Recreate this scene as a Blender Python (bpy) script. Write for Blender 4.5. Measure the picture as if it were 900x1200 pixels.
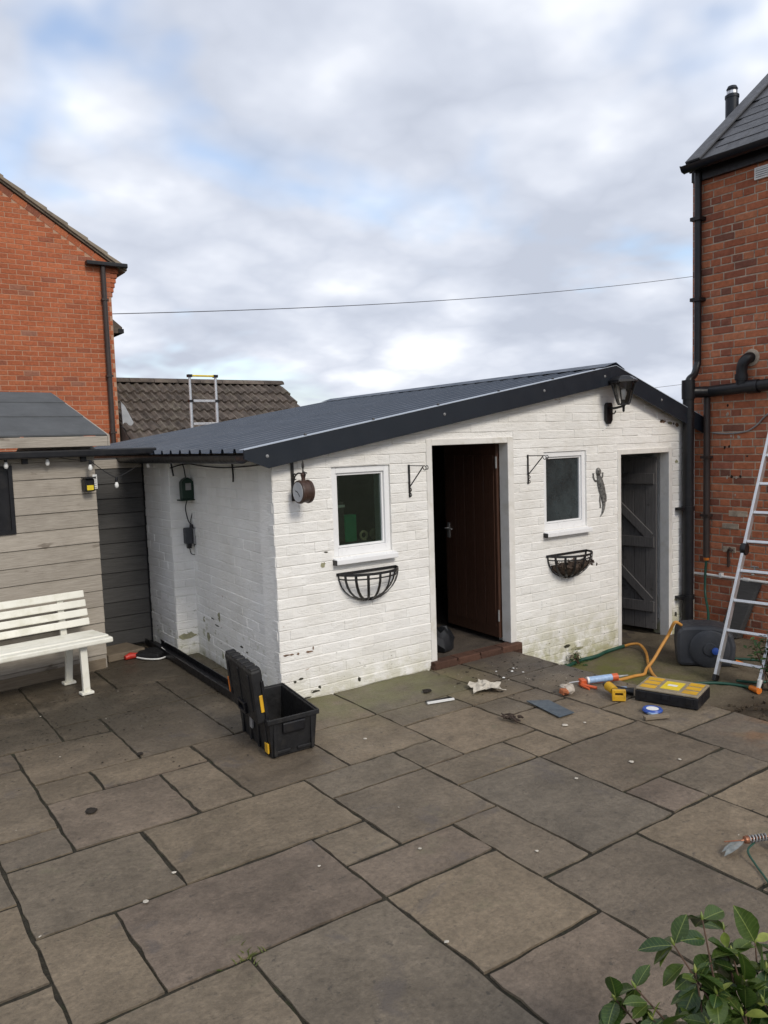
import bpy, math, random
import numpy as np
from mathutils import Vector, Matrix
random.seed(7)
rnd = random.Random(11)
R = math.radians
scn = bpy.context.scene
COL = scn.collection
for o in list(bpy.data.objects): bpy.data.objects.remove(o)

# ------------------------------------------------------------------ camera
CAM = Vector((0.0, 0.0, 1.83))
YAW, PIT, ROL = R(35.308), R(5.111), R(-1.849)
fwd = Vector((math.sin(YAW)*math.cos(PIT), math.cos(YAW)*math.cos(PIT), -math.sin(PIT)))
rgt = Vector((math.cos(YAW), -math.sin(YAW), 0)); upv = rgt.cross(fwd)
rg2 = math.cos(ROL)*rgt + math.sin(ROL)*upv; up2 = -math.sin(ROL)*rgt + math.cos(ROL)*upv
cd = bpy.data.cameras.new('camera'); cam = bpy.data.objects.new('camera', cd); COL.objects.link(cam)
m = Matrix((rg2, up2, -fwd)).transposed().to_4x4(); m.translation = CAM
cam.matrix_world = m
cd.sensor_fit = 'VERTICAL'; cd.sensor_height = 36.0; cd.sensor_width = 27.0
cd.lens = 923.4/1200*36.0
cd.clip_start = 0.05; cd.clip_end = 2000
scn.camera = cam
scn.render.resolution_x = 768; scn.render.resolution_y = 1024

# ------------------------------------------------------------------ sky and sun
SUN_EL, SUN_AZ = R(38), R(181)          # azimuth clockwise from +Y: behind the camera
w = bpy.data.worlds.new('World'); scn.world = w; w.use_nodes = True
nt = w.node_tree; nt.nodes.clear()
def N(t, **k):
    n = nt.nodes.new(t)
    for a, b in k.items(): setattr(n, a, b)
    return n
def LK(a, b): nt.links.new(a, b)
out = N('ShaderNodeOutputWorld'); bg = N('ShaderNodeBackground'); bg.inputs['Strength'].default_value = 0.10
LK(bg.outputs[0], out.inputs[0])
sky = N('ShaderNodeTexSky', sky_type='NISHITA'); sky.sun_disc = False
sky.sun_elevation = SUN_EL; sky.sun_rotation = SUN_AZ; sky.air_density = 1.0; sky.dust_density = 1.5; sky.ozone_density = 1.0
tc = N('ShaderNodeTexCoord')
sep = N('ShaderNodeSeparateXYZ'); LK(tc.outputs['Generated'], sep.inputs[0])
def MA(op, a, b=None, c=None):
    n = N('ShaderNodeMath', operation=op)
    for i, x in enumerate((a, b, c)):
        if x is None: continue
        if isinstance(x, (int, float)): n.inputs[i].default_value = x
        else: LK(x, n.inputs[i])
    return n.outputs[0]
zz = MA('ADD', MA('MAXIMUM', sep.outputs['Z'], 0.0), 0.30)
px = MA('DIVIDE', sep.outputs['X'], zz); py = MA('DIVIDE', sep.outputs['Y'], zz)
cmb = N('ShaderNodeCombineXYZ'); LK(px, cmb.inputs[0]); LK(py, cmb.inputs[1]); cmb.inputs[2].default_value = 0.0
def noise(vec, scale, det, rough, off, dist=0.0):
    mp = N('ShaderNodeMapping'); mp.inputs['Location'].default_value = off; LK(vec, mp.inputs[0])
    n = N('ShaderNodeTexNoise'); n.inputs['Scale'].default_value = scale; n.inputs['Detail'].default_value = det
    n.inputs['Roughness'].default_value = rough; n.inputs['Distortion'].default_value = dist
    LK(mp.outputs[0], n.inputs[0]); return n.outputs[0]
SKY_OFF = (13.7, 18.2, 5.0)
def puff(scale, off, warp):
    """rounded cloud heaps: smooth cells on noise-warped coordinates"""
    nz = N('ShaderNodeTexNoise'); nz.inputs['Scale'].default_value = scale*1.6; nz.inputs['Detail'].default_value = 3; nz.inputs['Roughness'].default_value = 0.55; LK(cmb.outputs[0], nz.inputs[0])
    vm = N('ShaderNodeVectorMath', operation='MULTIPLY_ADD'); LK(nz.outputs['Color'], vm.inputs[0]); vm.inputs[1].default_value = (warp, warp, warp)
    mp = N('ShaderNodeMapping'); mp.inputs['Location'].default_value = off; LK(cmb.outputs[0], mp.inputs[0]); LK(mp.outputs[0], vm.inputs[2])
    v = N('ShaderNodeTexVoronoi', feature='F1'); v.inputs['Scale'].default_value = scale; LK(vm.outputs[0], v.inputs[0])
    return v.outputs['Distance']
big = noise(cmb.outputs[0], 1.5, 4, 0.45, SKY_OFF, 0.0)
sml = noise(cmb.outputs[0], 4.6, 4, 0.50, (1.3, 4.2, 2.0), 0.0)
den = MA('ADD', MA('ADD', MA('MULTIPLY', big, 0.50), MA('MULTIPLY', sml, 0.18)), MA('ADD', MA('MULTIPLY', puff(3.2, (4.1, 2.2, 1.0), 0.30), 0.34), 0.03))
rmp = N('ShaderNodeValToRGB'); LK(den, rmp.inputs[0])
cr = rmp.color_ramp
cr.elements[0].position = 0.36; cr.elements[0].color = (7.9, 8.1, 8.5, 1)
cr.elements[1].position = 0.66; cr.elements[1].color = (4.2, 4.55, 5.35, 1)
e = cr.elements.new(0.47); e.color = (6.0, 6.3, 7.0, 1)
e = cr.elements.new(0.56); e.color = (5.0, 5.35, 6.15, 1)
gap = N('ShaderNodeMapRange'); gap.interpolation_type = 'SMOOTHSTEP'
LK(noise(cmb.outputs[0], 1.3, 4, 0.58, (12.2, 5.5, 9.0), 0.3), gap.inputs[0])
gap.inputs[1].default_value = 0.55; gap.inputs[2].default_value = 0.70; gap.inputs[3].default_value = 0.0; gap.inputs[4].default_value = 0.8
blue = N('ShaderNodeMixRGB', blend_type='MULTIPLY'); blue.inputs[0].default_value = 1.0
LK(sky.outputs[0], blue.inputs[1]); blue.inputs[2].default_value = (1.6, 1.6, 1.6, 1)
mixs = N('ShaderNodeMixRGB'); LK(gap.outputs[0], mixs.inputs[0]); LK(rmp.outputs[0], mixs.inputs[1]); LK(blue.outputs[0], mixs.inputs[2])
LK(mixs.outputs[0], bg.inputs[0])

sd = bpy.data.lights.new('sun', 'SUN'); sd.energy = 1.5; sd.angle = R(16); sd.color = (1.0, 0.93, 0.82)
sun = bpy.data.objects.new('sun', sd); COL.objects.link(sun)
sdir = Vector((math.sin(SUN_AZ)*math.cos(SUN_EL), math.cos(SUN_AZ)*math.cos(SUN_EL), math.sin(SUN_EL)))
sun.rotation_euler = sdir.to_track_quat('Z', 'Y').to_euler(); sun.location = (0, 0, 30)
scn.view_settings.view_transform = 'Standard'; scn.view_settings.look = 'None'
scn.view_settings.exposure = 0.46; scn.view_settings.gamma = 1.0; scn.view_settings.use_curve_mapping = False
scn.render.engine = 'CYCLES'
scn.cycles.max_bounces = 8; scn.cycles.transparent_max_bounces = 12

# ------------------------------------------------------------------ materials
def rgba(c): return (c[0], c[1], c[2], 1.0)
class MT:
    """small node-graph helper on world positions"""
    def __init__(s, name, rough=0.8, metal=0.0, spec=0.4):
        s.m = bpy.data.materials.new(name); s.m.use_nodes = True; s.t = s.m.node_tree
        s.b = s.t.nodes['Principled BSDF']; s.b.inputs['Roughness'].default_value = rough
        s.b.inputs['Metallic'].default_value = metal; s.b.inputs['Specular IOR Level'].default_value = spec
        s.geo = s.t.nodes.new('ShaderNodeNewGeometry'); s.pos = s.geo.outputs['Position']
        s.h = None
    def n(s, t, **k):
        x = s.t.nodes.new(t)
        for a, b in k.items(): setattr(x, a, b)
        return x
    def l(s, a, b): s.t.links.new(a, b)
    def math(s, op, a, b=0.0, clamp=False):
        x = s.n('ShaderNodeMath', operation=op); x.use_clamp = clamp
        for i, v in enumerate((a, b)):
            if isinstance(v, (int, float)): x.inputs[i].default_value = v
            else: s.l(v, x.inputs[i])
        return x.outputs[0]
    def noise(s, scale, det=4, rough=0.55, stretch=(1, 1, 1), off=(0, 0, 0), dist=0.0, vec=None):
        mp = s.n('ShaderNodeMapping'); mp.inputs['Scale'].default_value = stretch; mp.inputs['Location'].default_value = off
        s.l(vec or s.pos, mp.inputs[0])
        x = s.n('ShaderNodeTexNoise'); x.inputs['Scale'].default_value = scale; x.inputs['Detail'].default_value = det
        x.inputs['Roughness'].default_value = rough; x.inputs['Distortion'].default_value = dist
        s.l(mp.outputs[0], x.inputs[0]); return x.outputs[0]
    def ramp(s, fac, stops):
        x = s.n('ShaderNodeValToRGB'); s.l(fac, x.inputs[0]); cr = x.color_ramp
        while len(cr.elements) < len(stops): cr.elements.new(0.5)
        for el, (p, c) in zip(cr.elements, stops):
            el.position = p; el.color = rgba(c) if not isinstance(c, (int, float)) else (c, c, c, 1)
        return x.outputs[0]
    def rng(s, v, a, b, c=0.0, d=1.0):
        x = s.n('ShaderNodeMapRange'); x.interpolation_type = 'SMOOTHSTEP'
        s.l(v, x.inputs[0])
        for i, q in enumerate((a, b, c, d)): x.inputs[i+1].default_value = q
        return x.outputs[0]
    def mix(s, fac, a, b, mode='MIX'):
        x = s.n('ShaderNodeMixRGB', blend_type=mode)
        for i, v in enumerate((fac, a, b)):
            if isinstance(v, (int, float)): x.inputs[i].default_value = v if i == 0 else v
            elif isinstance(v, tuple): x.inputs[i].default_value = rgba(v)
            else: s.l(v, x.inputs[i])
        return x.outputs[0]
    def rand(s):
        oi = s.n('ShaderNodeObjectInfo')
        return s.math('FRACT', s.math('ADD', oi.outputs['Random'], s.geo.outputs['Random Per Island']))
    def sepz(s):
        x = s.n('ShaderNodeSeparateXYZ'); s.l(s.pos, x.inputs[0]); return x.outputs
    def color(s, c):
        if isinstance(c, tuple): s.b.inputs['Base Color'].default_value = rgba(c)
        else: s.l(c, s.b.inputs['Base Color'])
    def rough(s, v): s.l(v, s.b.inputs['Roughness'])
    def bump(s, h, dist=0.01, strength=1.0):
        x = s.n('ShaderNodeBump'); x.inputs['Distance'].default_value = dist; x.inputs['Strength'].default_value = strength
        s.l(h, x.inputs['Height'])
        if s.h is not None: s.l(s.h, x.inputs['Normal'])
        s.h = x.outputs[0]; s.l(s.h, s.b.inputs['Normal'])
        return s
def plain(name, col, rough=0.6, var=0.18, scale=9.0, bump=0.0, bscale=60.0, metal=0.0, spec=0.4, dirt=None, pr=0.0):
    a = MT(name, rough, metal, spec)
    f = a.noise(scale, 5, 0.6)
    c2 = tuple(max(0.0, x*(1-var)) for x in col); c3 = tuple(x*(1+var) for x in col)
    c = a.ramp(f, [(0.3, c2), (0.7, c3)])
    if pr:
        k = a.ramp(a.rand(), [(0, 1-pr), (1, 1+pr)]); c = a.mix(1.0, c, k, 'MULTIPLY')
    if dirt:
        c = a.mix(a.rng(a.noise(scale*0.7, 6, 0.65, off=(5, 3, 1)), 0.5, 0.7, 0, 0.8), c, dirt)
    a.color(c)
    a.rough(a.rng(a.noise(scale*2.3, 4, 0.6, off=(2, 2, 9)), 0.3, 0.7, max(0.05, rough-0.09), min(1, rough+0.09)))
    if bump: a.bump(a.noise(bscale, 4, 0.6), bump)
    return a.m
M = {}
# painted brick: thick white paint, algae and grime low down, flaked patches
def white_paint():
    a = MT('white_painted_brick', 0.62, 0, 0.35)
    x = a.sepz()
    base = a.ramp(a.noise(3.0, 5, 0.6), [(0.3, (0.77, 0.75, 0.705)), (0.55, (0.84, 0.825, 0.79)), (0.8, (0.865, 0.855, 0.83))])
    base = a.mix(1.0, base, a.ramp(a.rand(), [(0, 0.95), (1, 1.03)]), 'MULTIPLY')
    streak = a.rng(a.noise(5.0, 5, 0.6, (1.0, 1.0, 0.18), (3, 1, 0)), 0.55, 0.8, 0, 0.3)
    base = a.mix(streak, base, (0.60, 0.56, 0.47))
    low = a.rng(x[2], -0.35, 0.36, 1.0, 0.0)
    alg = a.math('MULTIPLY', low, a.rng(a.noise(7.0, 6, 0.68, off=(1, 6, 2)), 0.36, 0.60))
    base = a.mix(a.math('MULTIPLY', alg, 0.95), base, (0.40, 0.38, 0.20))
    spot = a.math('MULTIPLY', a.rng(x[2], 0.05, 0.62, 1.0, 0.0), a.rng(a.noise(21.0, 5, 0.6, (1, 1, 2.2), (7, 2, 4)), 0.655, 0.69))
    base = a.mix(spot, base, (0.09, 0.085, 0.045))
    sidew = a.math('MULTIPLY', a.rng(x[0], 2.72, 2.64), a.rng(x[1], 4.90, 5.3))
    sm = a.math('MULTIPLY', a.math('MULTIPLY', sidew, a.rng(x[2], 0.10, 0.72, 1.0, 0.0)), a.rng(a.noise(9.0, 6, 0.7, (1, 1, 2.0), (2, 7, 1)), 0.57, 0.66))
    base = a.mix(a.math('MULTIPLY', sm, 0.6), base, (0.27, 0.27, 0.12))
    flake = a.rng(a.noise(4.3, 6, 0.72, (1, 1, 2.6), (9.7, 3, 8)), 0.70, 0.712)
    base = a.mix(a.math('MULTIPLY', flake, 0.7), base, (0.34, 0.22, 0.15))
    a.color(base)
    a.bump(a.noise(17, 5, 0.62, (1, 1, 2.4)), 0.010, 0.8).bump(a.noise(75, 4, 0.6, (1, 1, 1.6)), 0.004, 0.8)
    return a.m
M['white'] = white_paint()
def brick_mat(name, stops, mortar_dust, rough=0.9):
    a = MT(name, rough, 0, 0.25)
    c = a.ramp(a.rand(), stops)
    c = a.mix(1.0, c, a.ramp(a.noise(24, 6, 0.65), [(0.25, 0.72), (0.75, 1.25)]), 'MULTIPLY')
    c = a.mix(a.rng(a.noise(12, 6, 0.7, off=(3, 9, 1)), 0.60, 0.78, 0, 0.45), c, mortar_dust)
    c = a.mix(1.0, c, a.ramp(a.noise(1.1, 4, 0.6, off=(0, 4, 7)), [(0.3, 0.84), (0.7, 1.12)]), 'MULTIPLY')
    a.color(c); a.bump(a.noise(70, 5, 0.65), 0.006)
    return a.m
M['brick_old'] = brick_mat('old_red_brick', [(0.0, (0.17, 0.078, 0.056)), (0.06, (0.27, 0.095, 0.058)), (0.25, (0.36, 0.118, 0.062)), (0.6, (0.44, 0.150, 0.074)), (0.85, (0.47, 0.180, 0.092)), (1.0, (0.35, 0.125, 0.078))], (0.30, 0.22, 0.17))
M['brick_new'] = brick_mat('orange_red_brick', [(0.0, (0.27, 0.098, 0.06)), (0.06, (0.35, 0.105, 0.050)), (0.5, (0.40, 0.120, 0.055)), (0.94, (0.44, 0.142, 0.066)), (1.0, (0.27, 0.13, 0.09))], (0.42, 0.19, 0.11))
M['brick_step'] = brick_mat('step_brick', [(0.0, (0.052, 0.029, 0.021)), (0.5, (0.080, 0.040, 0.027)), (1.0, (0.105, 0.055, 0.037))], (0.085, 0.068, 0.050))
M['mortar_old'] = plain('old_lime_mortar', (0.42, 0.345, 0.265), 0.95, 0.3, 14, 0.008, 90, dirt=(0.15, 0.12, 0.10))
M['mortar_new'] = plain('buff_mortar', (0.43, 0.26, 0.175), 0.95, 0.15, 10, 0.004, 90)
def sandstone():
    a = MT('riven_sandstone', 0.7, 0, 0.35)
    r = a.rand(); x = a.sepz()
    oi = a.n('ShaderNodeObjectInfo'); cmb_ = a.n('ShaderNodeCombineXYZ')
    a.l(a.math('MULTIPLY', oi.outputs['Random'], 37.0), cmb_.inputs[0]); a.l(a.math('MULTIPLY', oi.outputs['Random'], 91.0), cmb_.inputs[1]); a.l(a.math('MULTIPLY', oi.outputs['Random'], 13.0), cmb_.inputs[2])
    va = a.n('ShaderNodeVectorMath', operation='ADD'); a.l(a.pos, va.inputs[0]); a.l(cmb_.outputs[0], va.inputs[1]); pv = va.outputs[0]
    c = a.ramp(r, [(0.0, (0.138, 0.109, 0.078)), (0.15, (0.195, 0.152, 0.103)), (0.30, (0.152, 0.127, 0.096)), (0.48, (0.208, 0.162, 0.109)), (0.62, (0.140, 0.114, 0.086)), (0.78, (0.200, 0.158, 0.108)), (0.90, (0.166, 0.128, 0.098)), (1.0, (0.222, 0.174, 0.116))])
    c = a.mix(1.0, c, a.ramp(a.noise(1.9, 5, 0.60, (1, 1.4, 1), dist=0.3, vec=pv), [(0.25, 0.66), (0.5, 1.0), (0.75, 1.26)]), 'MULTIPLY')
    c = a.mix(1.0, c, a.ramp(a.noise(9, 7, 0.72, off=(3, 3, 3), dist=0.3, vec=pv), [(0.3, 0.80), (0.72, 1.18)]), 'MULTIPLY')
    c = a.mix(1.0, c, a.ramp(a.noise(42, 6, 0.8, vec=pv), [(0.3, 0.66), (0.7, 1.28)]), 'MULTIPLY')
    c = a.mix(a.rng(a.noise(2.6, 6, 0.68, off=(2, 8, 0), vec=pv, dist=0.4), 0.58, 0.68, 0, 0.55), c, (0.105, 0.090, 0.082))
    c = a.mix(a.rng(a.noise(3.4, 6, 0.66, off=(9, 1, 4), vec=pv), 0.60, 0.72, 0, 0.35), c, (0.150, 0.145, 0.085))
    c = a.mix(a.rng(a.noise(24, 6, 0.75, off=(5, 5, 2), vec=pv), 0.60, 0.67, 0, 0.75), c, (0.060, 0.052, 0.043))
    # green algae on the slabs close under the wall, damp dirt and painted-in wall shade in the corner by the shed
    nearwall = a.math('MULTIPLY', a.rng(x[1], 3.9, 4.75), a.rng(x[0], 2.3, 2.75))
    nearwall = a.math('MULTIPLY', nearwall, a.rng(x[0], 3.6, 4.5, 1.0, 0.0))
    c = a.mix(a.math('MULTIPLY', nearwall, a.rng(a.noise(3.5, 6, 0.65, off=(6, 1, 0)), 0.32, 0.62, 0.1, 0.75)), c, (0.150, 0.150, 0.062))
    damp_shade = a.math('MULTIPLY', a.rng(x[1], 4.3, 5.6), a.rng(x[0], 3.0, 2.2))
    dm = a.math('MULTIPLY', damp_shade, a.rng(a.noise(1.7, 6, 0.65, off=(0, 2, 5)), 0.30, 0.58, 0.25, 1.0))
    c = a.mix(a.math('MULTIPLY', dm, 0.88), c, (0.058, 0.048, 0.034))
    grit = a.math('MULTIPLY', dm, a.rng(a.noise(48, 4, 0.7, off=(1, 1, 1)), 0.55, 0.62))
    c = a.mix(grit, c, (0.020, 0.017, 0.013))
    step = a.math('MULTIPLY', a.rng(x[0], 3.7, 4.3), a.rng(x[1], 3.3, 4.3))
    c = a.mix(a.math('MULTIPLY', step, a.rng(a.noise(2.5, 6, 0.65, off=(4, 2, 5)), 0.3, 0.6, 0.3, 0.85)), c, (0.075, 0.064, 0.055))
    rust = a.math('MULTIPLY', a.rng(x[0], 4.15, 4.55), a.rng(x[1], 2.75, 2.45))
    rust = a.math('MULTIPLY', rust, a.rng(a.noise(4.5, 5, 0.6, off=(1, 0, 0)), 0.40, 0.62, 0, 0.7))
    c = a.mix(rust, c, (0.26, 0.135, 0.06))
    pale = a.rng(a.noise(37, 4, 0.6, off=(8, 8, 1)), 0.70, 0.76, 0, 0.55)
    c = a.mix(pale, c, (0.30, 0.27, 0.22))
    a.color(c)
    a.rough(a.rng(a.noise(3.0, 4, 0.6, off=(1, 5, 1)), 0.3, 0.7, 0.40, 0.72))
    ter = a.math('SNAP', a.noise(2.1, 5, 0.55, (1, 1.5, 1), (7, 7, 7), 0.6, vec=pv), 0.075)
    a.bump(ter, 0.10, 0.35)
    a.bump(a.noise(3.2, 6, 0.62, (1, 1.35, 1), dist=0.5, vec=pv), 0.028, 0.6).bump(a.noise(40, 6, 0.78, vec=pv), 0.010, 0.9)
    return a.m
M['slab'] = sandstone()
M['joint'] = plain('joint_soil', (0.034, 0.029, 0.019), 0.98, 0.5, 30, 0.02, 90, dirt=(0.032, 0.037, 0.015))
def yard_mat():
    a = MT('mossy_concrete', 0.92, 0, 0.2); x = a.sepz()
    c = a.ramp(a.noise(4, 6, 0.65), [(0.3, (0.095, 0.078, 0.055)), (0.7, (0.165, 0.135, 0.095))])
    c = a.mix(1.0, c, a.ramp(a.noise(60, 4, 0.7), [(0.3, 0.75), (0.7, 1.25)]), 'MULTIPLY')
    mo = a.math('MULTIPLY', a.rng(x[0], 6.5, 5.4), a.rng(x[1], 3.4, 4.0))
    c = a.mix(a.math('MULTIPLY', mo, a.rng(a.noise(5, 6, 0.65, off=(4, 1, 1)), 0.32, 0.6, 0.1, 0.9)), c, (0.125, 0.130, 0.035))
    soil = a.math('MULTIPLY', a.rng(x[1], 3.55, 3.1), 1.0)
    c = a.mix(a.math('MULTIPLY', soil, a.rng(a.noise(3, 6, 0.65, off=(2, 2, 1)), 0.3, 0.6, 0.2, 0.9)), c, (0.052, 0.037, 0.024))
    a.color(c); a.bump(a.noise(18, 6, 0.65), 0.03, 0.6).bump(a.noise(120, 4, 0.7), 0.006)
    return a.m
M['yard'] = yard_mat()
M['ground'] = plain('rough_ground', (0.07, 0.075, 0.035), 0.95, 0.3, 0.6, 0.02, 20)
def wood(name, c1, c2, knots, rough=0.8, grain=(1.2, 1.2, 22), pr=0.12, spec=0.25):
    a = MT(name, rough, 0, spec)
    g = a.noise(6.0, 6, 0.62, grain, dist=0.25)
    c = a.ramp(g, [(0.28, c1), (0.72, c2)])
    c = a.mix(1.0, c, a.ramp(a.rand(), [(0, 1-pr), (1, 1+pr)]), 'MULTIPLY')
    if knots:
        k = a.rng(a.noise(4.2, 3, 0.5, (1.0, 1.0, 2.0), (3, 2, 5)), 0.66, 0.73, 0, 0.75); c = a.mix(k, c, knots)
        c = a.mix(a.rng(a.noise(2.0, 5, 0.6, off=(5, 5, 5)), 0.5, 0.75, 0, 0.4), c, knots)
    a.color(c); a.bump(g, 0.004); return a.m
M['clad'] = wood('weathered_cladding', (0.275, 0.245, 0.205), (0.420, 0.378, 0.325), (0.150, 0.125, 0.100))
M['clad_dark'] = wood('charcoal_painted_cladding', (0.050, 0.049, 0.048), (0.080, 0.078, 0.076), None, 0.6)
M['door_brown'] = wood('brown_stained_wood', (0.048, 0.0215, 0.0130), (0.084, 0.0380, 0.0230), None, 0.42, (20, 20, 1.2), 0.05, 0.5)
M['door_grey'] = wood('old_grey_door_wood', (0.085, 0.080, 0.078), (0.140, 0.132, 0.128), (0.05, 0.045, 0.042), 0.8, (18, 18, 1.0))
M['plank'] = wood('damp_plank', (0.14, 0.11, 0.08), (0.22, 0.18, 0.13), (0.09, 0.075, 0.05))
M['metal_roof'] = plain('anthracite_roof_sheet', (0.046, 0.060, 0.086), 0.46, 0.08, 2.0, 0, 40, 0.0, 0.30)
M['metal_trim'] = plain('anthracite_flashing', (0.0125, 0.0165, 0.0235), 0.45, 0.10, 4.0, 0.0006, 40, 0.0, 0.35)  # same metal as the roof sheet, shade of upright faces put into its colour
M['metal_edge'] = plain('flashing_edge', (0.36, 0.40, 0.46), 0.42, 0.1, 4.0, 0, 40, 0.0, 0.6)
M['black'] = plain('black_plastic', (0.008, 0.008, 0.010), 0.40, 0.3, 12, 0.0005, 60, 0, 0.4, dirt=(0.016, 0.015, 0.014))
M['black_dusty'] = plain('dusty_black_plastic', (0.012, 0.012, 0.013), 0.52, 0.4, 15, 0.001, 90, 0, 0.35, dirt=(0.030, 0.028, 0.025))
M['iron'] = plain('wrought_iron', (0.013, 0.013, 0.014), 0.5, 0.3, 30, 0.001, 150, 0, 0.5, dirt=(0.04, 0.026, 0.018))
M['pvc'] = plain('white_upvc', (0.80, 0.80, 0.80), 0.32, 0.03, 6, 0, 60, 0, 0.5)
M['frame_wood'] = plain('white_gloss_timber', (0.72, 0.70, 0.66), 0.45, 0.07, 9, 0.001, 40, 0, 0.45, dirt=(0.60, 0.57, 0.50))
M['bench'] = plain('cream_painted_plastic', (0.80, 0.785, 0.70), 0.45, 0.05, 9, 0.0008, 50, 0, 0.45, dirt=(0.66, 0.64, 0.53))
M['alu'] = plain('aluminium', (0.62, 0.63, 0.65), 0.38, 0.08, 20, 0, 60, 0.75, 0.5)
M['galv'] = plain('grey_fitting', (0.28, 0.28, 0.28), 0.5, 0.2, 20, 0, 60, 0.3, 0.5)
M['felt'] = plain('roofing_felt', (0.083, 0.088, 0.092), 0.9, 0.15, 5, 0.004, 160, pr=0.08)
M['tile'] = plain('concrete_roof_tile', (0.092, 0.074, 0.062), 0.92, 0.38, 7, 0.006, 50, dirt=(0.155, 0.135, 0.105), pr=0.28)
M['slate'] = plain('blue_grey_slate', (0.068, 0.070, 0.078), 0.55, 0.18, 6, 0.003, 40, 0, 0.45, pr=0.16)
M['verge'] = plain('verge_tile', (0.25, 0.205, 0.155), 0.9, 0.2, 9, 0.004, 50, pr=0.15)
M['lead'] = plain('lead_flashing', (0.30, 0.31, 0.32), 0.6, 0.25, 7, 0.003, 30)
M['brown_pvc'] = plain('brown_plastic_pipe', (0.045, 0.032, 0.028), 0.45, 0.15, 9, 0, 50)
M['rust_brown'] = plain('brown_metal_case', (0.055, 0.030, 0.022), 0.5, 0.3, 30, 0.001, 90)
M['grey_case'] = plain('slate_grey_plastic', (0.040, 0.043, 0.050), 0.5, 0.15, 9, 0.001, 60)
M['yellow'] = plain('yellow_plastic', (0.62, 0.35, 0.02), 0.45, 0.1, 9, 0, 60, dirt=(0.42, 0.24, 0.04))
M['yellow_label'] = plain('yellow_label', (0.70, 0.52, 0.03), 0.5, 0.12, 40)
M['orange'] = plain('orange_plastic', (0.62, 0.17, 0.02), 0.45, 0.1, 9)
M['orange_red'] = plain('orange_red_metal', (0.55, 0.10, 0.03), 0.45, 0.15, 20)
M['hose_orange'] = plain('orange_hose_rubber', (0.50, 0.235, 0.05), 0.5, 0.12, 20)
M['hose_green'] = plain('green_hose_rubber', (0.012, 0.060, 0.040), 0.45, 0.2, 20)
M['green'] = plain('dark_green_plastic', (0.008, 0.030, 0.018), 0.45, 0.2, 9)
M['blue'] = plain('blue_plastic', (0.03, 0.08, 0.34), 0.4, 0.15, 20)
M['pale_blue'] = plain('pale_blue_label', (0.30, 0.42, 0.60), 0.45, 0.2, 60)
M['red'] = plain('red_plastic', (0.50, 0.035, 0.022), 0.5, 0.15, 20)
M['whitep'] = plain('white_plastic', (0.72, 0.72, 0.70), 0.5, 0.06, 20)
M['paper'] = plain('dirty_paper', (0.50, 0.46, 0.39), 0.9, 0.2, 25, 0.004, 60)
M['clock_face'] = plain('grey_clock_face', (0.42, 0.43, 0.45), 0.5, 0.08, 20)
M['stone_bit'] = plain('broken_render', (0.42, 0.37, 0.31), 0.95, 0.25, 25, 0.006, 60)
M['brick_bit'] = plain('broken_brick', (0.36, 0.12, 0.05), 0.95, 0.3, 25, 0.006, 60)
M['steel_sheet'] = plain('blue_grey_sheet_offcut', (0.062, 0.083, 0.105), 0.45, 0.18, 12)
M['stick'] = plain('dry_twig', (0.045, 0.030, 0.022), 0.9, 0.3, 40)
M['soil'] = plain('dark_crumbs', (0.022, 0.017, 0.013), 0.98, 0.4, 40)
M['dead'] = plain('dead_plant', (0.085, 0.060, 0.045), 0.95, 0.5, 40)
M['copper'] = plain('copper', (0.30, 0.13, 0.075), 0.4, 0.2, 30, 0, 60, 0.6)
M['wing'] = plain('grey_wing', (0.19, 0.205, 0.195), 0.35, 0.3, 40, 0, 60, 0, 0.6)
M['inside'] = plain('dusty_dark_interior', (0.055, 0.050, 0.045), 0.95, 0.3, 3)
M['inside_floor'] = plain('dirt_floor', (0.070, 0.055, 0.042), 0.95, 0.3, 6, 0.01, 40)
M['bag'] = plain('black_bag', (0.012, 0.013, 0.015), 0.45, 0.3, 12)
M['greencard'] = plain('green_card', (0.02, 0.22, 0.09), 0.6, 0.15, 12)
M['tan'] = plain('tan_ceramic', (0.52, 0.42, 0.25), 0.5, 0.2, 30)
M['redbrown'] = plain('red_brown_card', (0.06, 0.035, 0.030), 0.6, 0.2, 12)
M['wire'] = plain('overhead_wire', (0.06, 0.06, 0.07), 0.6, 0.1, 5)
M['gecko'] = plain('mottled_iron', (0.15, 0.145, 0.135), 0.5, 0.95, 45, 0.004, 120, 0.1, dirt=(0.008, 0.008, 0.008))
M['bark'] = plain('shrub_stem', (0.085, 0.050, 0.032), 0.85, 0.3, 40, 0.002, 120)
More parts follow.
